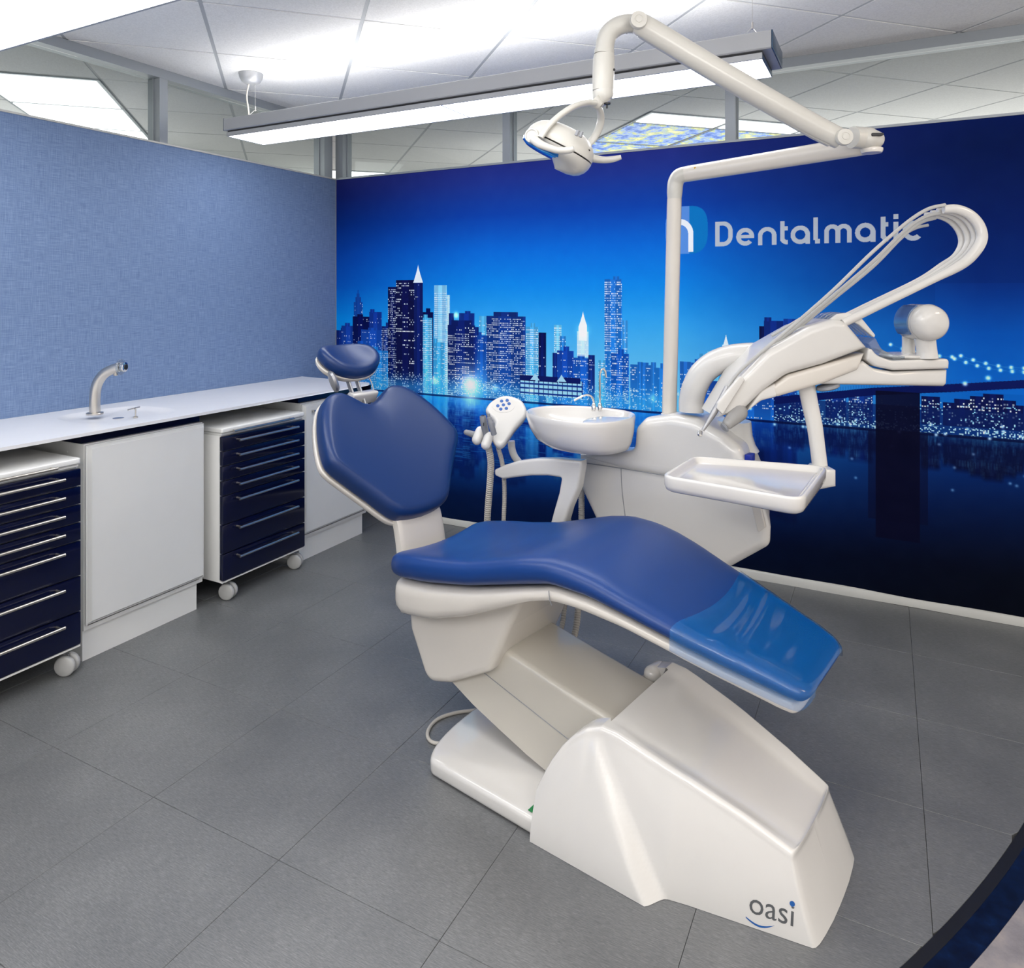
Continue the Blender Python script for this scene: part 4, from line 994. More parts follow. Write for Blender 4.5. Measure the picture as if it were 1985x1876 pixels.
# backrest
Nn=np.array([.768,0,.640]); Tt=np.array([-.640,0,.768]); Sb=np.array([0,1,0])
B0=np.array([-.645,0,.655])-Nn*.058
half=[(0,-.030),(.07,-.024),(.125,-.002),(.19,.075),(.255,.150),(.292,.196),(.300,.235),(.278,.310),(.243,.385),(.205,.440),(.165,.470),(.120,.476),(.075,.455),(.035,.432),(0,.425)]
hp_=catmull([half[2-0] if False else p for p in half],4)
right=[np.array(p) for p in hp_]; leftp=[np.array([-p[0],p[1]]) for p in hp_[1:-1]][::-1]
OUT=right+leftp
def dish_b(s,t): return .030*(s/.29)**2*(1 if 1 else 0) -.012*math.exp(-((t-.43)/.06)**2)*math.exp(-(s/.08)**2) -.010
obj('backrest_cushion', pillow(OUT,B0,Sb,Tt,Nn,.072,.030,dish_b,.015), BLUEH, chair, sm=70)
OUT2=[q for q in inset(OUT,-.002)]
obj('backrest_shell', pillow([(q[0],q[1]) for q in OUT2],B0-Nn*.030,Sb,Tt,Nn,.030,.006,lambda s,t:.030*(s/.29)**2-.012,.020), WHITE, chair, sm=60)
# spine plate joining seat and back
rr=[]
for (a,z),th,w_ in zip(catmull([(-.52,.36),(-.60,.40),(-.650,.47),(-.668,.55),(-.690,.615),(-.76,.705),(-.83,.79)],4),[.022]*40,[.105]*40):
    rr.append((a,z))
rings=[]
for i,(a,z) in enumerate(rr):
    p=np.array(rr[max(0,i-1)]);q=np.array(rr[min(len(rr)-1,i+1)]);d=q-p;d/=np.linalg.norm(d);nn_=np.array([d[1],-d[0]])
    R=[]
    for k in range(20):
        an=2*pi*k/20; s=math.copysign(abs(cos(an))**.4,cos(an))*(.108-.006*i/len(rr)); h=math.copysign(abs(sin(an))**.4,sin(an))*.020
        R.append((a+nn_[0]*h,s,z+nn_[1]*h))
    rings.append(R)
obj('back_support', loft(rings), WHITE, chair, sm=50)
# headrest
Nh=np.array([.52,0,.854]); Th=np.array([-.854,0,.52]); H0=np.array([-1.047,0,1.128])-Nh*.035
OH=[]
for k in range(48):
    an=2*pi*k/48; OH.append((.128*math.copysign(abs(cos(an))**(2/2.6),cos(an)),.088*math.copysign(abs(sin(an))**(2/2.4),sin(an))*(1-.12*cos(an)**2)))
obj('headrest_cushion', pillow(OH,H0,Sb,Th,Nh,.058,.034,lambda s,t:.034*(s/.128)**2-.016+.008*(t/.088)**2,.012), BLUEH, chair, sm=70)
obj('headrest_shell', pillow([tuple(q) for q in inset(OH,.001)],H0-Nh*.024,Sb,Th,Nh,.024,.004,lambda s,t:.010*(s/.128)**2,.020), WHITE, chair, sm=60)
IW0=CH.inverted()
obj('headrest_knob', lathe([(.010,0),(.036,.003),(.042,.010),(.038,.018),(.012,.022)],32,o=tuple(IW0@Vector((1.4,-1.591,1.053))),ax=(-.35,-.85,-.30)), SILV, chair)
obj('headrest_joint', cat_(capsule((-1.035,-.03,1.066),(-1.035,.045,1.062),.020,.020,16), box(-1.05,-1.03,-.03,.03,1.065,1.10)), SILV, chair)
obj('headrest_rod', cat_(tube([(-1.03,-.030,1.065),(-.985,-.030,.985),(-.93,-.030,.88)],.010,10,1,ell=.6),tube([(-1.03,.010,1.065),(-.985,.010,.985),(-.93,.010,.88)],.010,10,1,ell=.6)), SILV, chair)
obj('release_wire', tube([(-1.03,.045,1.07),(-1.015,.062,1.055),(-.995,.068,1.02),(-.985,.066,.985)],.0022,8,6), LGREY, chair)
obj('rod_socket', slab(rpoly([(-1.03,.96,.01),(-.985,.955,.01),(-.96,1.00,.01),(-1.00,1.005,.01)]),-.045,.075,.006), WHITE2, chair)
# armrest on the far side
P=[(-0.602,0.689)+(.010,),(-0.602,0.712)+(.008,),(-0.553,0.736),(-0.488,0.761),(-0.406,0.78),(-0.317,0.793),(-0.215,0.803)+(.006,),(-0.217,0.783),(-0.231,0.707),(-0.267,0.63),(-0.295,0.545),(-0.361,0.513),(-0.332,0.609),(-0.31,0.676),(-0.299,0.73)+(.006,),(-0.361,0.727),(-0.429,0.716),(-0.5,0.699),(-0.56,0.682)]
obj('armrest', slab(rpoly(P,4),.318,.362,.010,'xz',4), WHITE2, chair, sm=50)
# power cable lying behind the plate
obj('floor_cable', tube([(-.36,-.13,.006),(-.425,-.178,.006),(-.475,-.155,.006),(-.500,-.09,.006),(-.480,-.025,.006),(-.43,.04,.006),(-.38,.12,.006)],.0055,10,8), HOSEB, chair)
obj('arm_bumper', slab(rpoly([(-.40,.145,.01),(-.34,.125,.01),(-.33,.165),(-.41,.185)]),-.10,-.04,.004), BLACK, chair)

# ------------------------------------------------------------------ water unit beyond the chair (frame CH)
unit=thing('water_unit','floating white water unit box with blue tag, carrying bowl, pole and console arm','dental unit',fr=CH,loc=(0,.6,.5))
UB=.44
low=rpoly([(-0.317,0.8)+(.012,),(-0.306,0.669)+(.03,),(-0.249,0.578)+(.03,),(-.20,.50,.04),(.20,.475,.06),(0.294,0.548)+(.06,),(0.367,0.605)+(.035,),(0.37,0.66)+(.015,),(0.323,0.828)+(.02,),(0.262,0.825)],6)
ub=obj('lower_body', slab(low,UB,UB+.20,.028,'xz',5,kx=.84), WHITE2, unit, sm=50)
up=rpoly([(-0.328,0.744)+(.01,),(-0.319,0.803)+(.036,),(-0.088,0.833)+(.03,),(-0.082,0.91)+(.03,),(-0.045,0.949)+(.03,),(0.053,0.971)+(.08,),(0.134,0.965)+(.06,),(0.229,0.927)+(.06,),(0.281,0.892)+(.05,),(0.307,0.837)+(.02,),(0.329,0.795),(0.262,0.768),(0.012,0.754),(-0.13,0.753)],6)
obj('upper_body', slab(up,UB-.006,UB+.215,.034,'xz',6,kx=.84), WHITE2, unit, sm=50)
obj('panel_joint', cat_(tube([(-0.321,0.763)[:1]+(UB-.0075,)+(-0.321,0.763)[1:],(-0.13,0.768)[:1]+(UB-.0075,)+(-0.13,0.768)[1:],(0.012,0.769)[:1]+(UB-.0075,)+(0.012,0.769)[1:],(0.262,0.782)[:1]+(UB-.0075,)+(0.262,0.782)[1:]],.0016,6,1),
   tube([(-0.132,0.767)[:1]+(UB-.0008,)+(-0.132,0.767)[1:],(-0.128,0.691)[:1]+(UB-.0008,)+(-0.128,0.691)[1:],(-0.116,0.604)[:1]+(UB-.0008,)+(-0.116,0.604)[1:]],.0014,6,4)), GREYP, unit)
obj('door_latch', slab(rpoly([(0.305,0.789)+(.004,),(0.331,0.795)+(.004,),(0.364,0.664)+(.006,),(0.342,0.644)+(.004,)]),UB-.0035,UB+.01,.002,'xz',3), WHITE, unit)
g=(0.296,0.862); obj('blue_tag', box(g[0],g[0]+.018,UB+.01,UB+.05,g[1]-.012,g[1]+.010), mat('blue_tag_plastic',(.01,.03,.35),.4), unit, bevel=.001)
obj('pole_collar', lathe([(.040,-.024),(.036,-.008),(.031,.002),(.0275,.008),(.0255,.010)],32,o=tuple(IW0@Vector((2.503,-1.155,0.946)))), WHITE2, unit)
obj('arm_collar', lathe([(.078,-.05),(.066,-.03),(.057,0),(.054,.035),(.0525,.045)],36,o=(.215,.575,.905)), WHITE2, unit)
dh=thing('drain_hose_pair','pair of ribbed beige hoses running from the water unit to the chair base','hose',fr=CH,loc=(-.25,.3,.06))
for k,(x_,r_) in enumerate(((.012,.011),(-.045,.009))):
    obj('drain_hose', tube([(-.345+x_,.50,.66),(-.345+x_,.50,.52),(-.33+x_,.47,.40),(-.28+x_,.38,.28),(-.262+x_,.33,.20),(-.25+x_,.24,.12),(-.22,.17,.056)],r_,12,10,ridge=.06,pitch=.008), HOSEB, dh)
# spittoon bowl
bowl=thing('spittoon_bowl','white ceramic spittoon bowl with thin chrome spouts, left of the lamp pole','basin',fr=CH,loc=(-.25,.62,.84))
bc=Vector((2.234,-1.297,0.943)); bl=CH.inverted()@bc; bx_,by_=bl.x,bl.y
def oval(rx,ry,z,n=56,ox=0,oy=0):
    R=[]
    for k in range(n):
        an=2*pi*k/n; x=cos(an);y=sin(an)
        R.append((bx_+ox+rx*math.copysign(abs(x)**.86,x)*(1-.06*x)*(1.0), by_+oy+ry*math.copysign(abs(y)**.9,y)*(1+.10*x), z))
    return R
zr=.955
rg=[oval(.02,.02,.842,ox=.03),oval(.125,.100,.842,ox=.03),oval(.150,.118,.846,ox=.024),oval(.170,.138,.866,ox=.012),oval(.184,.152,.900,ox=.004),oval(.191,.158,.935),oval(.192,.159,zr-.005),oval(.189,.156,zr),oval(.183,.150,zr-.001),oval(.178,.145,zr-.006),oval(.172,.138,zr-.020),oval(.155,.122,zr-.040),oval(.11,.085,zr-.058),oval(.02,.02,zr-.066)]
obj('bowl', loft(rg), CERAM, bowl, sm=60)
sp=CH.inverted()@Vector((2.26,-1.182,0.955)); sx_,sy_=sp.x,sp.y
def rel(px,py): return None
q1=[CH.inverted()@Vector(v) for v in ((2.26,-1.182,0.959),(2.26,-1.182,1.016),(2.26,-1.182,1.071),(2.263,-1.18,1.091),(2.27,-1.177,1.099),(2.277,-1.173,1.091),(2.28,-1.171,1.069))]
q2=[CH.inverted()@Vector(v) for v in ((2.248,-1.211,0.962),(2.248,-1.211,0.982),(2.243,-1.213,1),(2.23,-1.22,1.009),(2.211,-1.231,1.004),(2.186,-1.243,0.988))]
obj('rear_deck', loft([oval(.070,.100,.905,ox=.108),oval(.074,.106,.935,ox=.107),oval(.070,.102,.943,ox=.108),oval(.055,.085,.947,ox=.112),oval(.02,.02,.948,ox=.115)]), CERAM, bowl, sm=80)
obj('cup_spout', tube([tuple(v) for v in q1],.0036,10,6), CHROME, bowl)
obj('rinse_spout', tube([tuple(v) for v in q2],.0036,10,6), CHROME, bowl)
for v in (q1[0],q2[0]): obj('spout_base', lathe([(.0085,-.010),(.0085,.006),(.006,.010),(.0065,.016),(.004,.018)],16,o=tuple(v)), CHROME, bowl)

# ------------------------------------------------------------------ suction holder
IW=CH.inverted()
def Dl(v): return tuple(IW@Vector(v))
suc=thing('suction_holder','white suction holder with blue buttons and grey nozzles, left of the bowl','dental unit',fr=CH,loc=(-.6,.55,.75))
SW=Matrix.Translation((1.905,-1.211,0.895)) @ Matrix.Rotation(radians(27.84),4,'Z') @ Matrix.Rotation(radians(-38),4,'X')
m_=2.70/1388; ky=1/cos(radians(38+0))
out_=[(1,43),(-16,41),(-33,30),(-42,17),(-42,6),(-26,-14),(-31,-36),(-29,-44),(-20,-54),(-8,-52),(12,-27),(30,-8),(36,4),(34,18),(24,34)]
OS=[np.array((x*m_,y*m_*(.99 if y>0 else 1.2))) for x,y in out_]
OS=catmull(OS[::-1],4,closed=True)
sb=obj('holder_body', pillow(OS,(0,0,0),(1,0,0),(0,0,1),(0,-1,0),.040,.016,lambda s,t:0,.014), WHITE2, suc, fr=SW, sm=60)
obj('holder_back', pillow([tuple(q) for q in inset(OS,.010)],(0,.018,0),(1,0,0),(0,0,1),(0,-1,0),.020,.004,lambda s,t:0,.012), WHITE2, suc, fr=SW, sm=60)
obj('keypad', lathe([(.038,.0396),(.038,.0408),(.001,.0409)],32,o=(-.018,0,.038),ax=(0,-1,0),sx=1.15,sy=.85), WHITE2, suc, fr=SW)
for k,(x,y) in enumerate(((0,0),(-.021,-.004),(.021,.005),(-.010,-.018),(.011,-.015),(-.007,.016),(.014,.019))):
    obj('button', lathe([(.0066,.0409),(.0062,.0418),(.001,.0420)],14,o=(-.018+x,0,.038+y),ax=(0,-1,0)), BUTTON, sb, fr=SW)
Rz=Matrix.Rotation(radians(27.84),4,'Z')
def SV(px,py,Z): return None
for k,(a,b_,r,mm) in enumerate(((Dl((1.833,-1.294,0.856)),Dl((1.827,-1.309,0.828)),.0200,WHITE2),(Dl((1.88,-1.315,0.845)),Dl((1.875,-1.329,0.817)),.0180,WHITE2))):
    obj('nozzle_cradle', capsule(a,b_,r), mm, suc)
obj('suction_nozzle', tube([Dl((1.865,-1.334,0.922)),Dl((1.867,-1.333,0.904)),Dl((1.867,-1.322,0.875)),Dl((1.869,-1.309,0.839)),Dl((1.869,-1.298,0.811))],[.0115,.0125,.0128,.012,.0105],16,4), GREYP, suc, label='wide grey suction nozzle')
obj('nozzle_mouth', lathe([(.0070,0),(.0070,.0012),(.001,.0013)],16,o=Dl((1.865,-1.334,0.924))), DARK, suc)
obj('nozzle_slot', box(-.0015,.0015,-.0125,-.0095,-.006,.006), DARK, suc, fr=Matrix.Translation((1.868,-1.332,0.894))@Rz)
obj('saliva_nozzle', tube([Dl((1.897,-1.351,0.935)),Dl((1.899,-1.35,0.924)),Dl((1.9,-1.349,0.922)),Dl((1.903,-1.348,0.905)),Dl((1.905,-1.347,0.903)),Dl((1.911,-1.332,0.859))],[.0055,.0055,.0088,.0092,.0110,.0108],14,1), GREYP, suc, label='slim grey saliva ejector')
obj('side_grip', capsule(Dl((1.786,-1.319,0.853)),Dl((1.815,-1.292,0.839)),.0100,.0135), GREYP, suc, label='grey side grip')
obj('suction_hose', tube([Dl((1.867,-1.299,0.811)),Dl((1.866,-1.277,0.753)),Dl((1.856,-1.26,0.69)),Dl((1.841,-1.245,0.607)),Dl((1.826,-1.23,0.523)),Dl((1.814,-1.214,0.399)),(-.60,.30,.25),(-.42,.28,.14),(-.30,.22,.07)],.0122,14,14,ridge=.07,pitch=.0085), HOSEB, suc, label='thick beige ribbed hose')
obj('suction_hose', tube([Dl((1.905,-1.29,0.802)),Dl((1.903,-1.257,0.743)),Dl((1.896,-1.227,0.668)),Dl((1.888,-1.209,0.595)),Dl((1.881,-1.201,0.523)),Dl((1.87,-1.184,0.399)),(-.54,.33,.25),(-.38,.31,.14),(-.27,.25,.07)],.0080,12,14,ridge=.07,pitch=.008), HOSEB, suc, label='thin beige ribbed hose')
obj('support_arm', tube([Dl((1.906,-1.188,0.808)),Dl((1.909,-1.186,0.774)),Dl((1.921,-1.18,0.743)),Dl((1.946,-1.167,0.715)),Dl((1.991,-1.143,0.702)),Dl((2.06,-1.107,0.71)),Dl((2.138,-1.065,0.719))],.0145,16,8,ell=.9), WHITE2, suc)

# ------------------------------------------------------------------ operating lamp on its pole
lamp=thing('operating_lamp','cream operating lamp on a tall pole with two jointed arms above the chair','lamp',loc=(2.503,-1.155,0.946))
L0=(2.503,-1.155,0.946); Lp=(2.519,-1.147,1.694)
obj('pole', tube([L0,Lp],.0247,28,1), WHITE, lamp, fr=ID)
obj('elbow', tube([(2.519,-1.147,1.692),(2.52,-1.146,1.719),(2.523,-1.145,1.751),(2.537,-1.149,1.771),(2.563,-1.146,1.778)],[.0235,.0262,.0268,.0268,.0268],26,8), LAMPW, lamp, fr=ID)
obj('horizontal_arm', tube([(2.561,-1.147,1.777),(2.853,-1.219,1.788),(3.076,-1.316,1.789),(3.129,-1.334,1.789)],[.0272,.0285,.0285,.026],28,4,ell=1.0), WHITE, lamp, fr=ID)
obj('yellow_label', box(-.010,.010,-.0285,-.0275,.0,.006), YELL, lamp, fr=Matrix.Translation((2.591,-1.154,1.787))@Rz, sm=0)
# joint block at the far end
obj('arm_joint', cat_(tube([(3.081,-1.398,1.802),(3.123,-1.359,1.802)],.0300,26,1), capsule((3.119,-1.373,1.8),(3.136,-1.353,1.798),.0300,.0255)), LAMPW, lamp, fr=ID)
obj('joint_slot', slab(rpoly([(0,0,.004),(.032,.002,.005),(.032,.009,.003),(0,.009,.003)]),-.034,-.02,.001), DARK, lamp, fr=Matrix.Translation((3.115,-1.375,1.799))@Rz)
obj('joint_cap', lathe([(.026,-.012),(.029,-.006),(.029,0),(.022,.004)],28,o=(3.129,-1.356,1.773)), WHITE, lamp, fr=ID)
obj('spring_arm', tube([(2.581,-1.758,2.086),(2.61,-1.743,2.068),(2.776,-1.633,1.958),(2.969,-1.497,1.839),(3.053,-1.447,1.791)],[.0270,.0300,.0305,.0300,.0280],28,4,ell=1.0), LAMPW, lamp, fr=ID)
obj('spring_cover', tube([(2.588,-1.749,2.067),(2.775,-1.628,1.948),(2.968,-1.492,1.828),(3.032,-1.452,1.789)],[.018,.0225,.0225,.020],20,4), LAMPW, lamp, fr=ID)
for p in ((3.062,-1.471,1.789),(2.59,-1.782,2.082)):
    obj('pivot_disc', lathe([(.0225,0),(.0228,.010),(.021,.014),(.0115,.0145),(.0110,.0135),(.0085,.0135),(.008,.015),(.001,.0152)],30,o=p,ax=(.467*1,-.884,0.0)), LAMPW, lamp, fr=ID)
obj('goose_bend', tube([(2.572,-1.729,2.095),(2.545,-1.744,2.095),(2.522,-1.756,2.087),(2.503,-1.766,2.068),(2.495,-1.77,2.043),(2.493,-1.771,2.012)],[.0245,.0248,.025,.025,.025,.0248],28,8), LAMPW, lamp, fr=ID)
obj('goose_collar', tube([(2.548,-1.742,2.095),(2.546,-1.743,2.095)],.0256,28,1), LAMPW, lamp, fr=ID)
obj('goose_collar', tube([(2.493,-1.771,2.024),(2.492,-1.772,2.012)],.0268,28,1), LAMPW, lamp, fr=ID)
obj('swivel_tube', tube([(2.492,-1.772,2.012),(2.492,-1.772,2.004),(2.491,-1.772,1.979),(2.49,-1.773,1.937),(2.489,-1.773,1.915)],[.0272,.0285,.0295,.0292,.0285],30,4), LAMPW, lamp, fr=ID)
obj('swivel_foot', tube([(2.489,-1.773,1.914),(2.49,-1.773,1.901),(2.493,-1.771,1.887),(2.497,-1.769,1.88)],[.0285,.028,.022,.014],30,3), LAMPW, lamp, fr=ID)
obj('toggle_switch', cat_(tube([(2.505,-1.782,1.88),(2.504,-1.782,1.864)],.0026,10,1),lathe([(.009,0),(.008,-.004)],16,o=(2.505,-1.782,1.878))), BLACK, lamp, fr=ID)
obj('screw_hole', lathe([(.0035,0),(.0035,.0015),(.001,.0016)],12,o=(2.521,-1.774,1.967),ax=(.75,-.66,0)), DARK, lamp, fr=ID)
obj('fork_hub', tube([(2.472,-1.793,1.887),(2.48,-1.79,1.878),(2.486,-1.786,1.871)],[.0190,.0165,.013],18,2,), LAMPW, lamp, fr=ID)
obj('fork_arm', tube([(2.483,-1.81,1.874),(2.466,-1.831,1.872),(2.447,-1.875,1.854),(2.423,-1.91,1.826),(2.404,-1.943,1.792),(2.39,-1.961,1.761)],[.012,.0135,.0135,.0130,.0125,.0125],18,6,ell=.62,up=(.467,-.884,0)), LAMPW, lamp, fr=ID, label='near arm of the lamp fork')
obj('fork_arm', tube([(2.474,-1.781,1.878),(2.475,-1.758,1.867),(2.469,-1.733,1.851),(2.459,-1.721,1.829),(2.444,-1.718,1.805),(2.426,-1.728,1.782)],[.012,.0125,.0125,.0120,.0115,.0115],18,6,ell=.62,up=(.467,-.884,0)), LAMPW, lamp, fr=ID, label='far arm of the lamp fork')
# head: shallow dome above a tilted lens
HM_=Matrix.Translation((2.396,-1.856,1.751)) @ Rz @ Matrix.Rotation(radians(27),4,'Y') @ Matrix.Rotation(radians(5),4,'X')
rings=[]; n=44
for k in range(15):
    th=pi/2*k/14; h=.058*sin(th); f=max(cos(th),.02)
    R=[]
    for q in range(n):
        an=2*pi*q/n; x=cos(an);y=sin(an)
        R.append((.096*f**.72*math.copysign(abs(x)**.88,x)+.006*sin(th)*0-.004*sin(th), .088*f**.72*math.copysign(abs(y)**.88,y), h*(1+.10*x*(1-k/14))+.004))
    rings.append(R)
low_=[]
for k in range(7):
    th=pi/2*(1-k/6); R=[]
    for q in range(n):
        an=2*pi*q/n; x=cos(an);y=sin(an); f=max(cos(th),.02)
        dp=.020+.030*max(0,(x+.2)/1.2)
        R.append((.096*f**.5*math.copysign(abs(x)**.88,x), .088*f**.5*math.copysign(abs(y)**.88,y), -dp*sin(th)+.0))
    low_.append(R)
obj('lamp_head', loft(rings), LAMPW, lamp, fr=HM_, sm=60)
obj('lamp_body', loft(low_), LAMPW, lamp, fr=HM_, sm=60)
obj('lens', lathe([(.076,-.002),(.082,-.005),(.080,-.014),(.066,-.021),(.001,-.023)],40,o=(-.020,0,-.004),ax=(.0,0,1),sx=.98), LENS, lamp, fr=HM_)
for k in range(16):
    i,j=k%4,k//4
    obj('vent_slot', capsule((.034+.011*j,-.066+.004*j+.012*0-.0,.036-.0085*i-.003*j),(.040+.011*j,-.066+.004*j,.036-.0085*i-.003*j),.0022,.0022,8,2), DARK, lamp, fr=HM_)
obj('hinge_disc', lathe([(.0185,0),(.0195,.014),(.018,.022),(.0145,.0225),(.014,.0205),(.001,.0205)],28,o=(2.359,-1.933,1.773),ax=(.2,-.98,0)), LAMPW, lamp, fr=ID)
obj('lamp_handle', tube([(2.376,-1.969,1.759),(2.396,-1.975,1.744),(2.419,-1.974,1.733),(2.443,-1.967,1.725),(2.468,-1.96,1.724),(2.482,-1.958,1.727)],[.0115,.0110,.0092,.0088,.0086,.0070],16,6), LAMPW, lamp, fr=ID, label='near curved grip')
obj('lamp_handle', tube([(2.426,-1.739,1.751),(2.447,-1.734,1.743),(2.474,-1.725,1.738),(2.498,-1.718,1.739),(2.52,-1.712,1.744)],[.0115,.011,.0095,.0088,.0065],16,6), LAMPW, lamp, fr=ID, label='far curved grip')
obj('control_peg', cat_(tube([(2.475,-1.927,1.766),(2.48,-1.925,1.779)],.0045,12,1),tube([(2.484,-1.923,1.762),(2.488,-1.921,1.775)],.0045,12,1)), GREYP, lamp, fr=ID)

# ------------------------------------------------------------------ instrument console
con=thing('instrument_console','white instrument console with looped hoses and grey handle, right of the pole','dental unit',fr=CO,loc=(0,.1,1.1))
def c3(v,y): return (v[0],y,v[1])
obj('swing_arm', tube([c3((-0.3268,0.9797),.26),c3((-0.3253,1.019),.26),c3((-0.3162,1.0644),.25),c3((-0.2935,1.1098),.24),c3((-0.2512,1.1476),.22),c3((-0.1891,1.1673),.20),c3((-0.1059,1.1703),.18),c3((-0.0303,1.1521),.16)],[.040,.0405,.041,.041,.041,.041,.040,.038],28,8), WHITE2, con)
body=rpoly([(-0.3223,1.0099)+(.006,),(-0.2421,1.1249)+(.03,),(-0.171,1.199)+(.05,),(-0.0484,1.2686)+(.04,),(0.0227,1.2928)+(.03,),(0.0605,1.2883)+(.03,),(0.1316,1.2187)+(.008,),(0.1271,1.2005),(0,1.1612)+(.08,),(-0.1089,1.131)+(.08,),(-0.1816,1.0795)+(.05,),(-0.2421,1.019)+(.03,),(-0.3086,0.9918)+(.012,)],6)
obj('console_cover', slab(body,0,.20,.022,'xz',6), WHITE2, con, sm=55)
ins=rpoly([(-0.1513,1.0931)+(.01,),(-0.1059,1.1279)+(.04,),(0,1.1582)+(.08,),(0.1271,1.1975)+(.004,),(0.1029,1.1431)+(.02,),(0,1.1022)+(.06,),(-0.1422,1.0614)+(.012,)],6)
obj('console_underside', slab(ins,.010,.190,.012,'xz',4), WHITE, con, sm=55)
neck=rpoly([(-0.2421,1.019),(-0.1816,1.0825)+(.04,),(-0.1422,1.1022),(-0.1331,1.0644)+(.01,),(-0.1816,1.0523)+(.03,),(-0.23,1.0145)+(.01,)],5)
obj('handle_bracket', slab(neck,.012,.10,.008,'xz',4), WHITE2, con, sm=55)
tray_=rpoly([(0,1.0946)+(.01,),(0,1.137),(0.1256,1.1703)+(.01,),(0.1513,1.1476)+(.05,),(0.2118,1.137)+(.05,),(0.3737,1.1431),(0.3722,1.0916)+(.012,)],6)
obj('console_base', slab(tray_,.020,.20,.014,'xz',5), WHITE2, con, sm=55)
shelf=rpoly([(0.1286,1.1733)+(.01,),(0.1347,1.2187)+(.008,),(0.1604,1.1854)+(.05,),(0.2043,1.1703)+(.05,),(0.3737,1.1763)+(.012,),(0.3737,1.1446)+(.004,),(0.2088,1.1415)+(.05,),(0.1558,1.1521)+(.04,)],6)
obj('console_shelf', slab(shelf,.014,.205,.008,'xz',4), WHITE2, con, sm=55)
for k in range(5):
    y0=.020+.026*k
    rib=rpoly([(0.0182,1.2883),(0.0454,1.308)+(.02,),(0.0787,1.3125)+(.03,),(0.118,1.2944)+(.03,),(0.1573,1.2459)+(.004,),(0.1543,1.2369)+(.003,),(0.1089,1.2762)+(.03,),(0.0756,1.2944)+(.02,),(0.053,1.2883)],5)
    obj('hose_guide', slab(rib,y0,y0+.014,.002,'xz',2), CLEAR if k else WHITE2, con, sm=55)
hood=rpoly([(0.1362,1.2202),(0.1573,1.2369),(0.1755,1.2036)+(.03,),(0.2118,1.1854)+(.03,),(0.2451,1.1824),(0.2451,1.1763),(0.2058,1.1718)+(.04,),(0.1604,1.1869)+(.03,)],5)
obj('clear_hood', slab(hood,.02,.19,.002,'xz',2), CLEAR, con, sm=55)
# whip arms and their hoses
WP=[(0.0605,1.2807),(0.1816,1.3397),(0.3223,1.4078),(0.4085,1.4532),(0.4494,1.491),(0.4705,1.5304),(0.463,1.5697),(0.4357,1.6015),(0.3964,1.6181),(0.3571,1.6181)]
for k in range(4):
    y=.018+.024*k
    s=1-.0*k
    pts=[(p[0]-(.004*k if i>2 else 0),y,p[1]-(.0035*k if i>3 else 0)) for i,p in enumerate(WP)]
    obj('whip_arm', tube(pts,[.0125,.0118,.0112,.0150,.0165,.0165,.0160,.0150,.0140,.0120] if k==0 else [.008,.008,.008,.0110,.0120,.0120,.0118,.0112,.0105,.009],18,7,ell=.8), WHITE2, con)
    gd=[(p[0],y-.011,p[1]) for p in WP[5:]]
HPS=[[(0.3601,1.6302),(0.3177,1.6212),(0.2769,1.6),(0.2269,1.5621),(0.1422,1.488),(0.0303,1.3791),(-0.0832,1.2792),(-0.1846,1.1945),(-0.2481,1.1385),(-0.2814,1.0946)],
 [(0.3601,1.609),(0.3207,1.6),(0.2844,1.5803),(0.2375,1.541),(0.1589,1.4638),(0.0424,1.3639),(-0.0756,1.2641),(-0.1846,1.1824)],
 [(0.3601,1.5969),(0.3268,1.5879),(0.295,1.5697),(0.2481,1.5289),(0.1695,1.4487),(0.0514,1.3518),(-0.0666,1.255),(-0.1755,1.1763)],
 [(0.3601,1.5788),(0.3268,1.5712),(0.2935,1.5546),(0.2572,1.5258),(0.2209,1.488),(0.1422,1.4109),(0.059,1.3488),(-0.0424,1.2853),(-0.121,1.2384)]]
for k,hp in enumerate(HPS):
    obj('instrument_hose', tube([(p[0],.014+.024*k if k<3 else .10,p[1]) for p in hp],.0054 if k<3 else .0046,12,8), LGREY, con)
obj('handpiece', tube([c3((-0.2844,1.0931),.012),c3((-0.2981,1.0674),.010),c3((-0.3132,1.0402),.008),c3((-0.3238,1.0205),.006),c3((-0.3419,0.9933),.002),c3((-0.3601,0.9676),-.002)],[.0075,.0078,.0080,.0095,.0068,.0046],16,5), SILV, con)
obj('handpiece_head', lathe([(.004,-.008),(.0068,-.007),(.0068,.006),(.003,.008)],16,o=c3((-0.3684,0.9585),-.003),ax=(-.3,-.6,-.7)), CHROME, con)
pad=rpoly([(-0.3223,1.0341)+(.004,),(-0.3207,1.0493)+(.01,),(-0.2527,1.1294)+(.008,),(-0.239,1.1173)+(.006,),(-0.3041,1.0145)+(.004,)],4)
obj('instrument_rest', slab(pad,-.012,.004,.004,'xz',3), WHITE2, con, sm=50)
obj('grip_handle', cat_(capsule(c3((-0.289,0.9887),-.010),c3((-0.2512,1.0175),.012),.0165,.0265)), mat('grey_soft_grip',(.30,.295,.29),.35), con, label='oval grey grip')
obj('grip_end', lathe([(.0145,0),(.015,.002),(.012,.005),(.001,.006)],24,o=np.array(c3((-0.2996,0.9797),-.0165)),ax=(-.80,-.25,-.55)), GREYP, con)
obj('under_knob', lathe([(.010,0),(.032,-.004),(.034,-.012),(.028,-.016),(.008,-.017)],30,o=c3((0.0272,1.0977),.05),ax=(-.25,0,1)), GREYP, con)
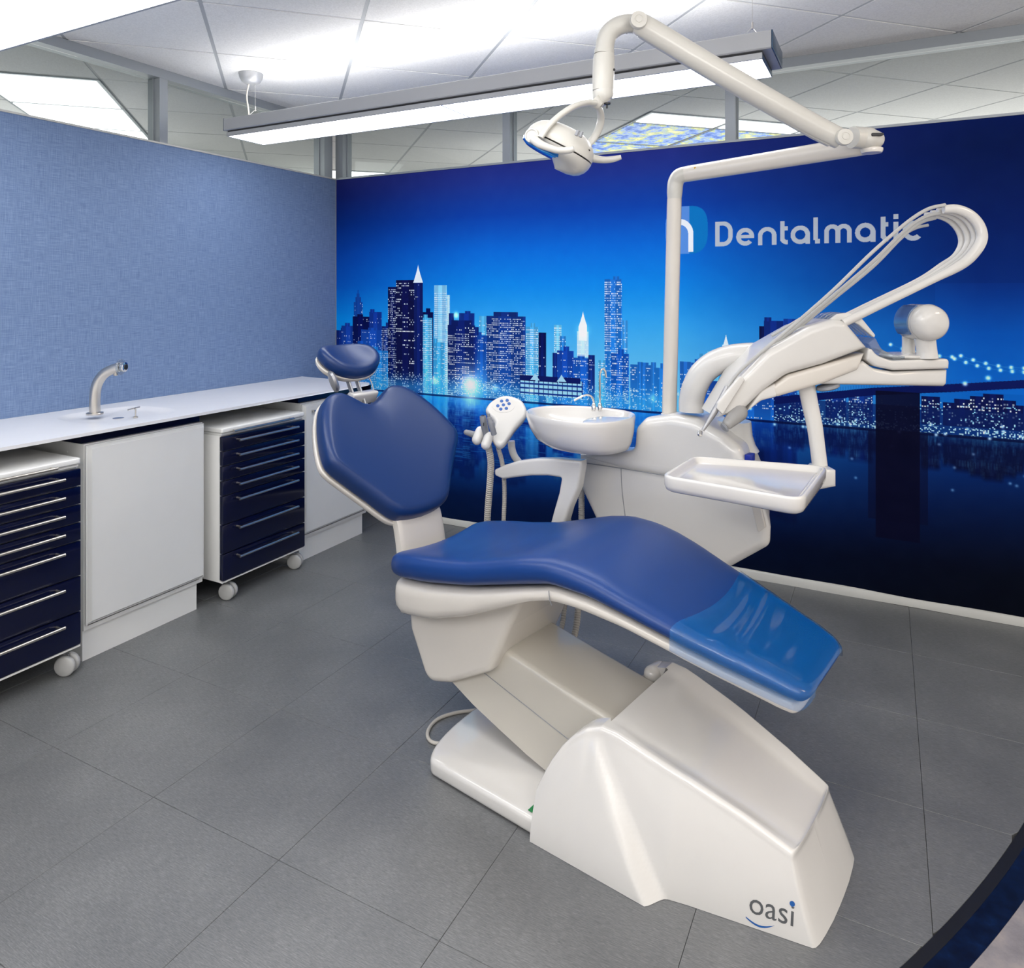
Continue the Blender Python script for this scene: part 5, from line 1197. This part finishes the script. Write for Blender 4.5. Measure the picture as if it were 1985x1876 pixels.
# monitor pod on its disc
obj('pod_disc', lathe([(.075,0),(.078,.004),(.074,.009),(.04,.012),(.001,.0125)],40,o=c3((0.295,1.1748),.10)), WHITE2, con)
obj('pod_neck', tube([c3((0.3192,1.1763),.035),c3((0.3177,1.2005),.035),c3((0.3117,1.2384),.035)],[.030,.0275,.029],28,3), WHITE2, con)
obj('pod_neck', tube([c3((0.3026,1.1794),.105),c3((0.3026,1.2081),.105),c3((0.3026,1.2384),.105)],[.020,.018,.018],20,3), WHITE2, con)
pr=[(.004,-.026),(.025,-.024),(.040,-.018),(.049,-.008),(.0535,.006),(.0545,.02),(.0545,.095),(.050,.108),(.03,.118),(.002,.121)]
obj('pod', lathe(pr,40,o=c3((0.3102,1.2822),.0),ax=(0,1,0)), WHITE2, con)
obj('pod_seam', lathe([(.0549,.0),(.0549,.0015)],40,o=c3((0.3102,1.2822),.012),ax=(0,1,0)), LGREY, con)
lo=(0.3102,1.2822)
V=[];F=[]
for i in range(13):
    an=radians(118+100*i/12)
    for y,r_ in ((.024,.0553),(.094,.0553),(.094,.0590),(.024,.0590)): V.append((lo[0]+r_*cos(an),y,lo[1]+r_*sin(an)))
for i in range(12):
    for k in range(4): F.append((i*4+k,i*4+(k+1)%4,(i+1)*4+(k+1)%4,(i+1)*4+k))
F+=[(0,1,2,3),(48,49,50,51)]
obj('screen_glass',(V,F),mat('glass_blue_reflection',(.10,.18,.34),.06,coat=1,spec=.8),con,sm=40)  # blue reflection on the screen put into the glass colour
# tray post and tray
obj('tray_post', tube([c3((-0.0303,1.0916),.06),c3((-0.0197,1.0341),.06),c3((-0.0106,0.9736),.05),c3((-0.0061,0.9131),.04),c3((-0.003,0.8556),.03)],[.0255,.0245,.0235,.0225,.0225],4*6,6,ell=.72,up=(1,0,0)), WHITE2, con)
obj('post_socket', slab(rpoly([(-0.0257,0.8616)+(.004,),(0.0212,0.8586)+(.006,),(0.0227,0.8072)+(.008,),(-0.0151,0.8026)+(.012,),(-0.0605,0.792),(-0.0575,0.8299)],4),-.03,.055,.010,'xz',4), WHITE2, con, sm=50)
tray=thing('instrument_tray','empty white rectangular tray held in front of the water unit','tray',loc=(2.86,-1.63,.85))
TZ=.886
cr=[(2.635,-1.727),(2.991,-1.791),(3.022,-1.407),(2.657,-1.455)]
cr=[np.array(q) for q in cr]
tp=rpoly([(q[0],q[1],.042) for q in cr],8)
if area2(tp)<0: tp=tp[::-1]
def tr(ins_,z): return [(q[0],q[1],z) for q in inset(tp,ins_)]
rings=[tr(.024,TZ-.043),tr(.012,TZ-.043),tr(.004,TZ-.038),tr(.0,TZ-.028),tr(-.001,TZ-.006),tr(.001,TZ-.001),tr(.004,TZ),tr(.009,TZ),tr(.012,TZ-.002),tr(.015,TZ-.008),tr(.021,TZ-.014),tr(.025,TZ-.016)]
obj('tray', loft(rings), CERAM, tray, fr=ID, sm=50)
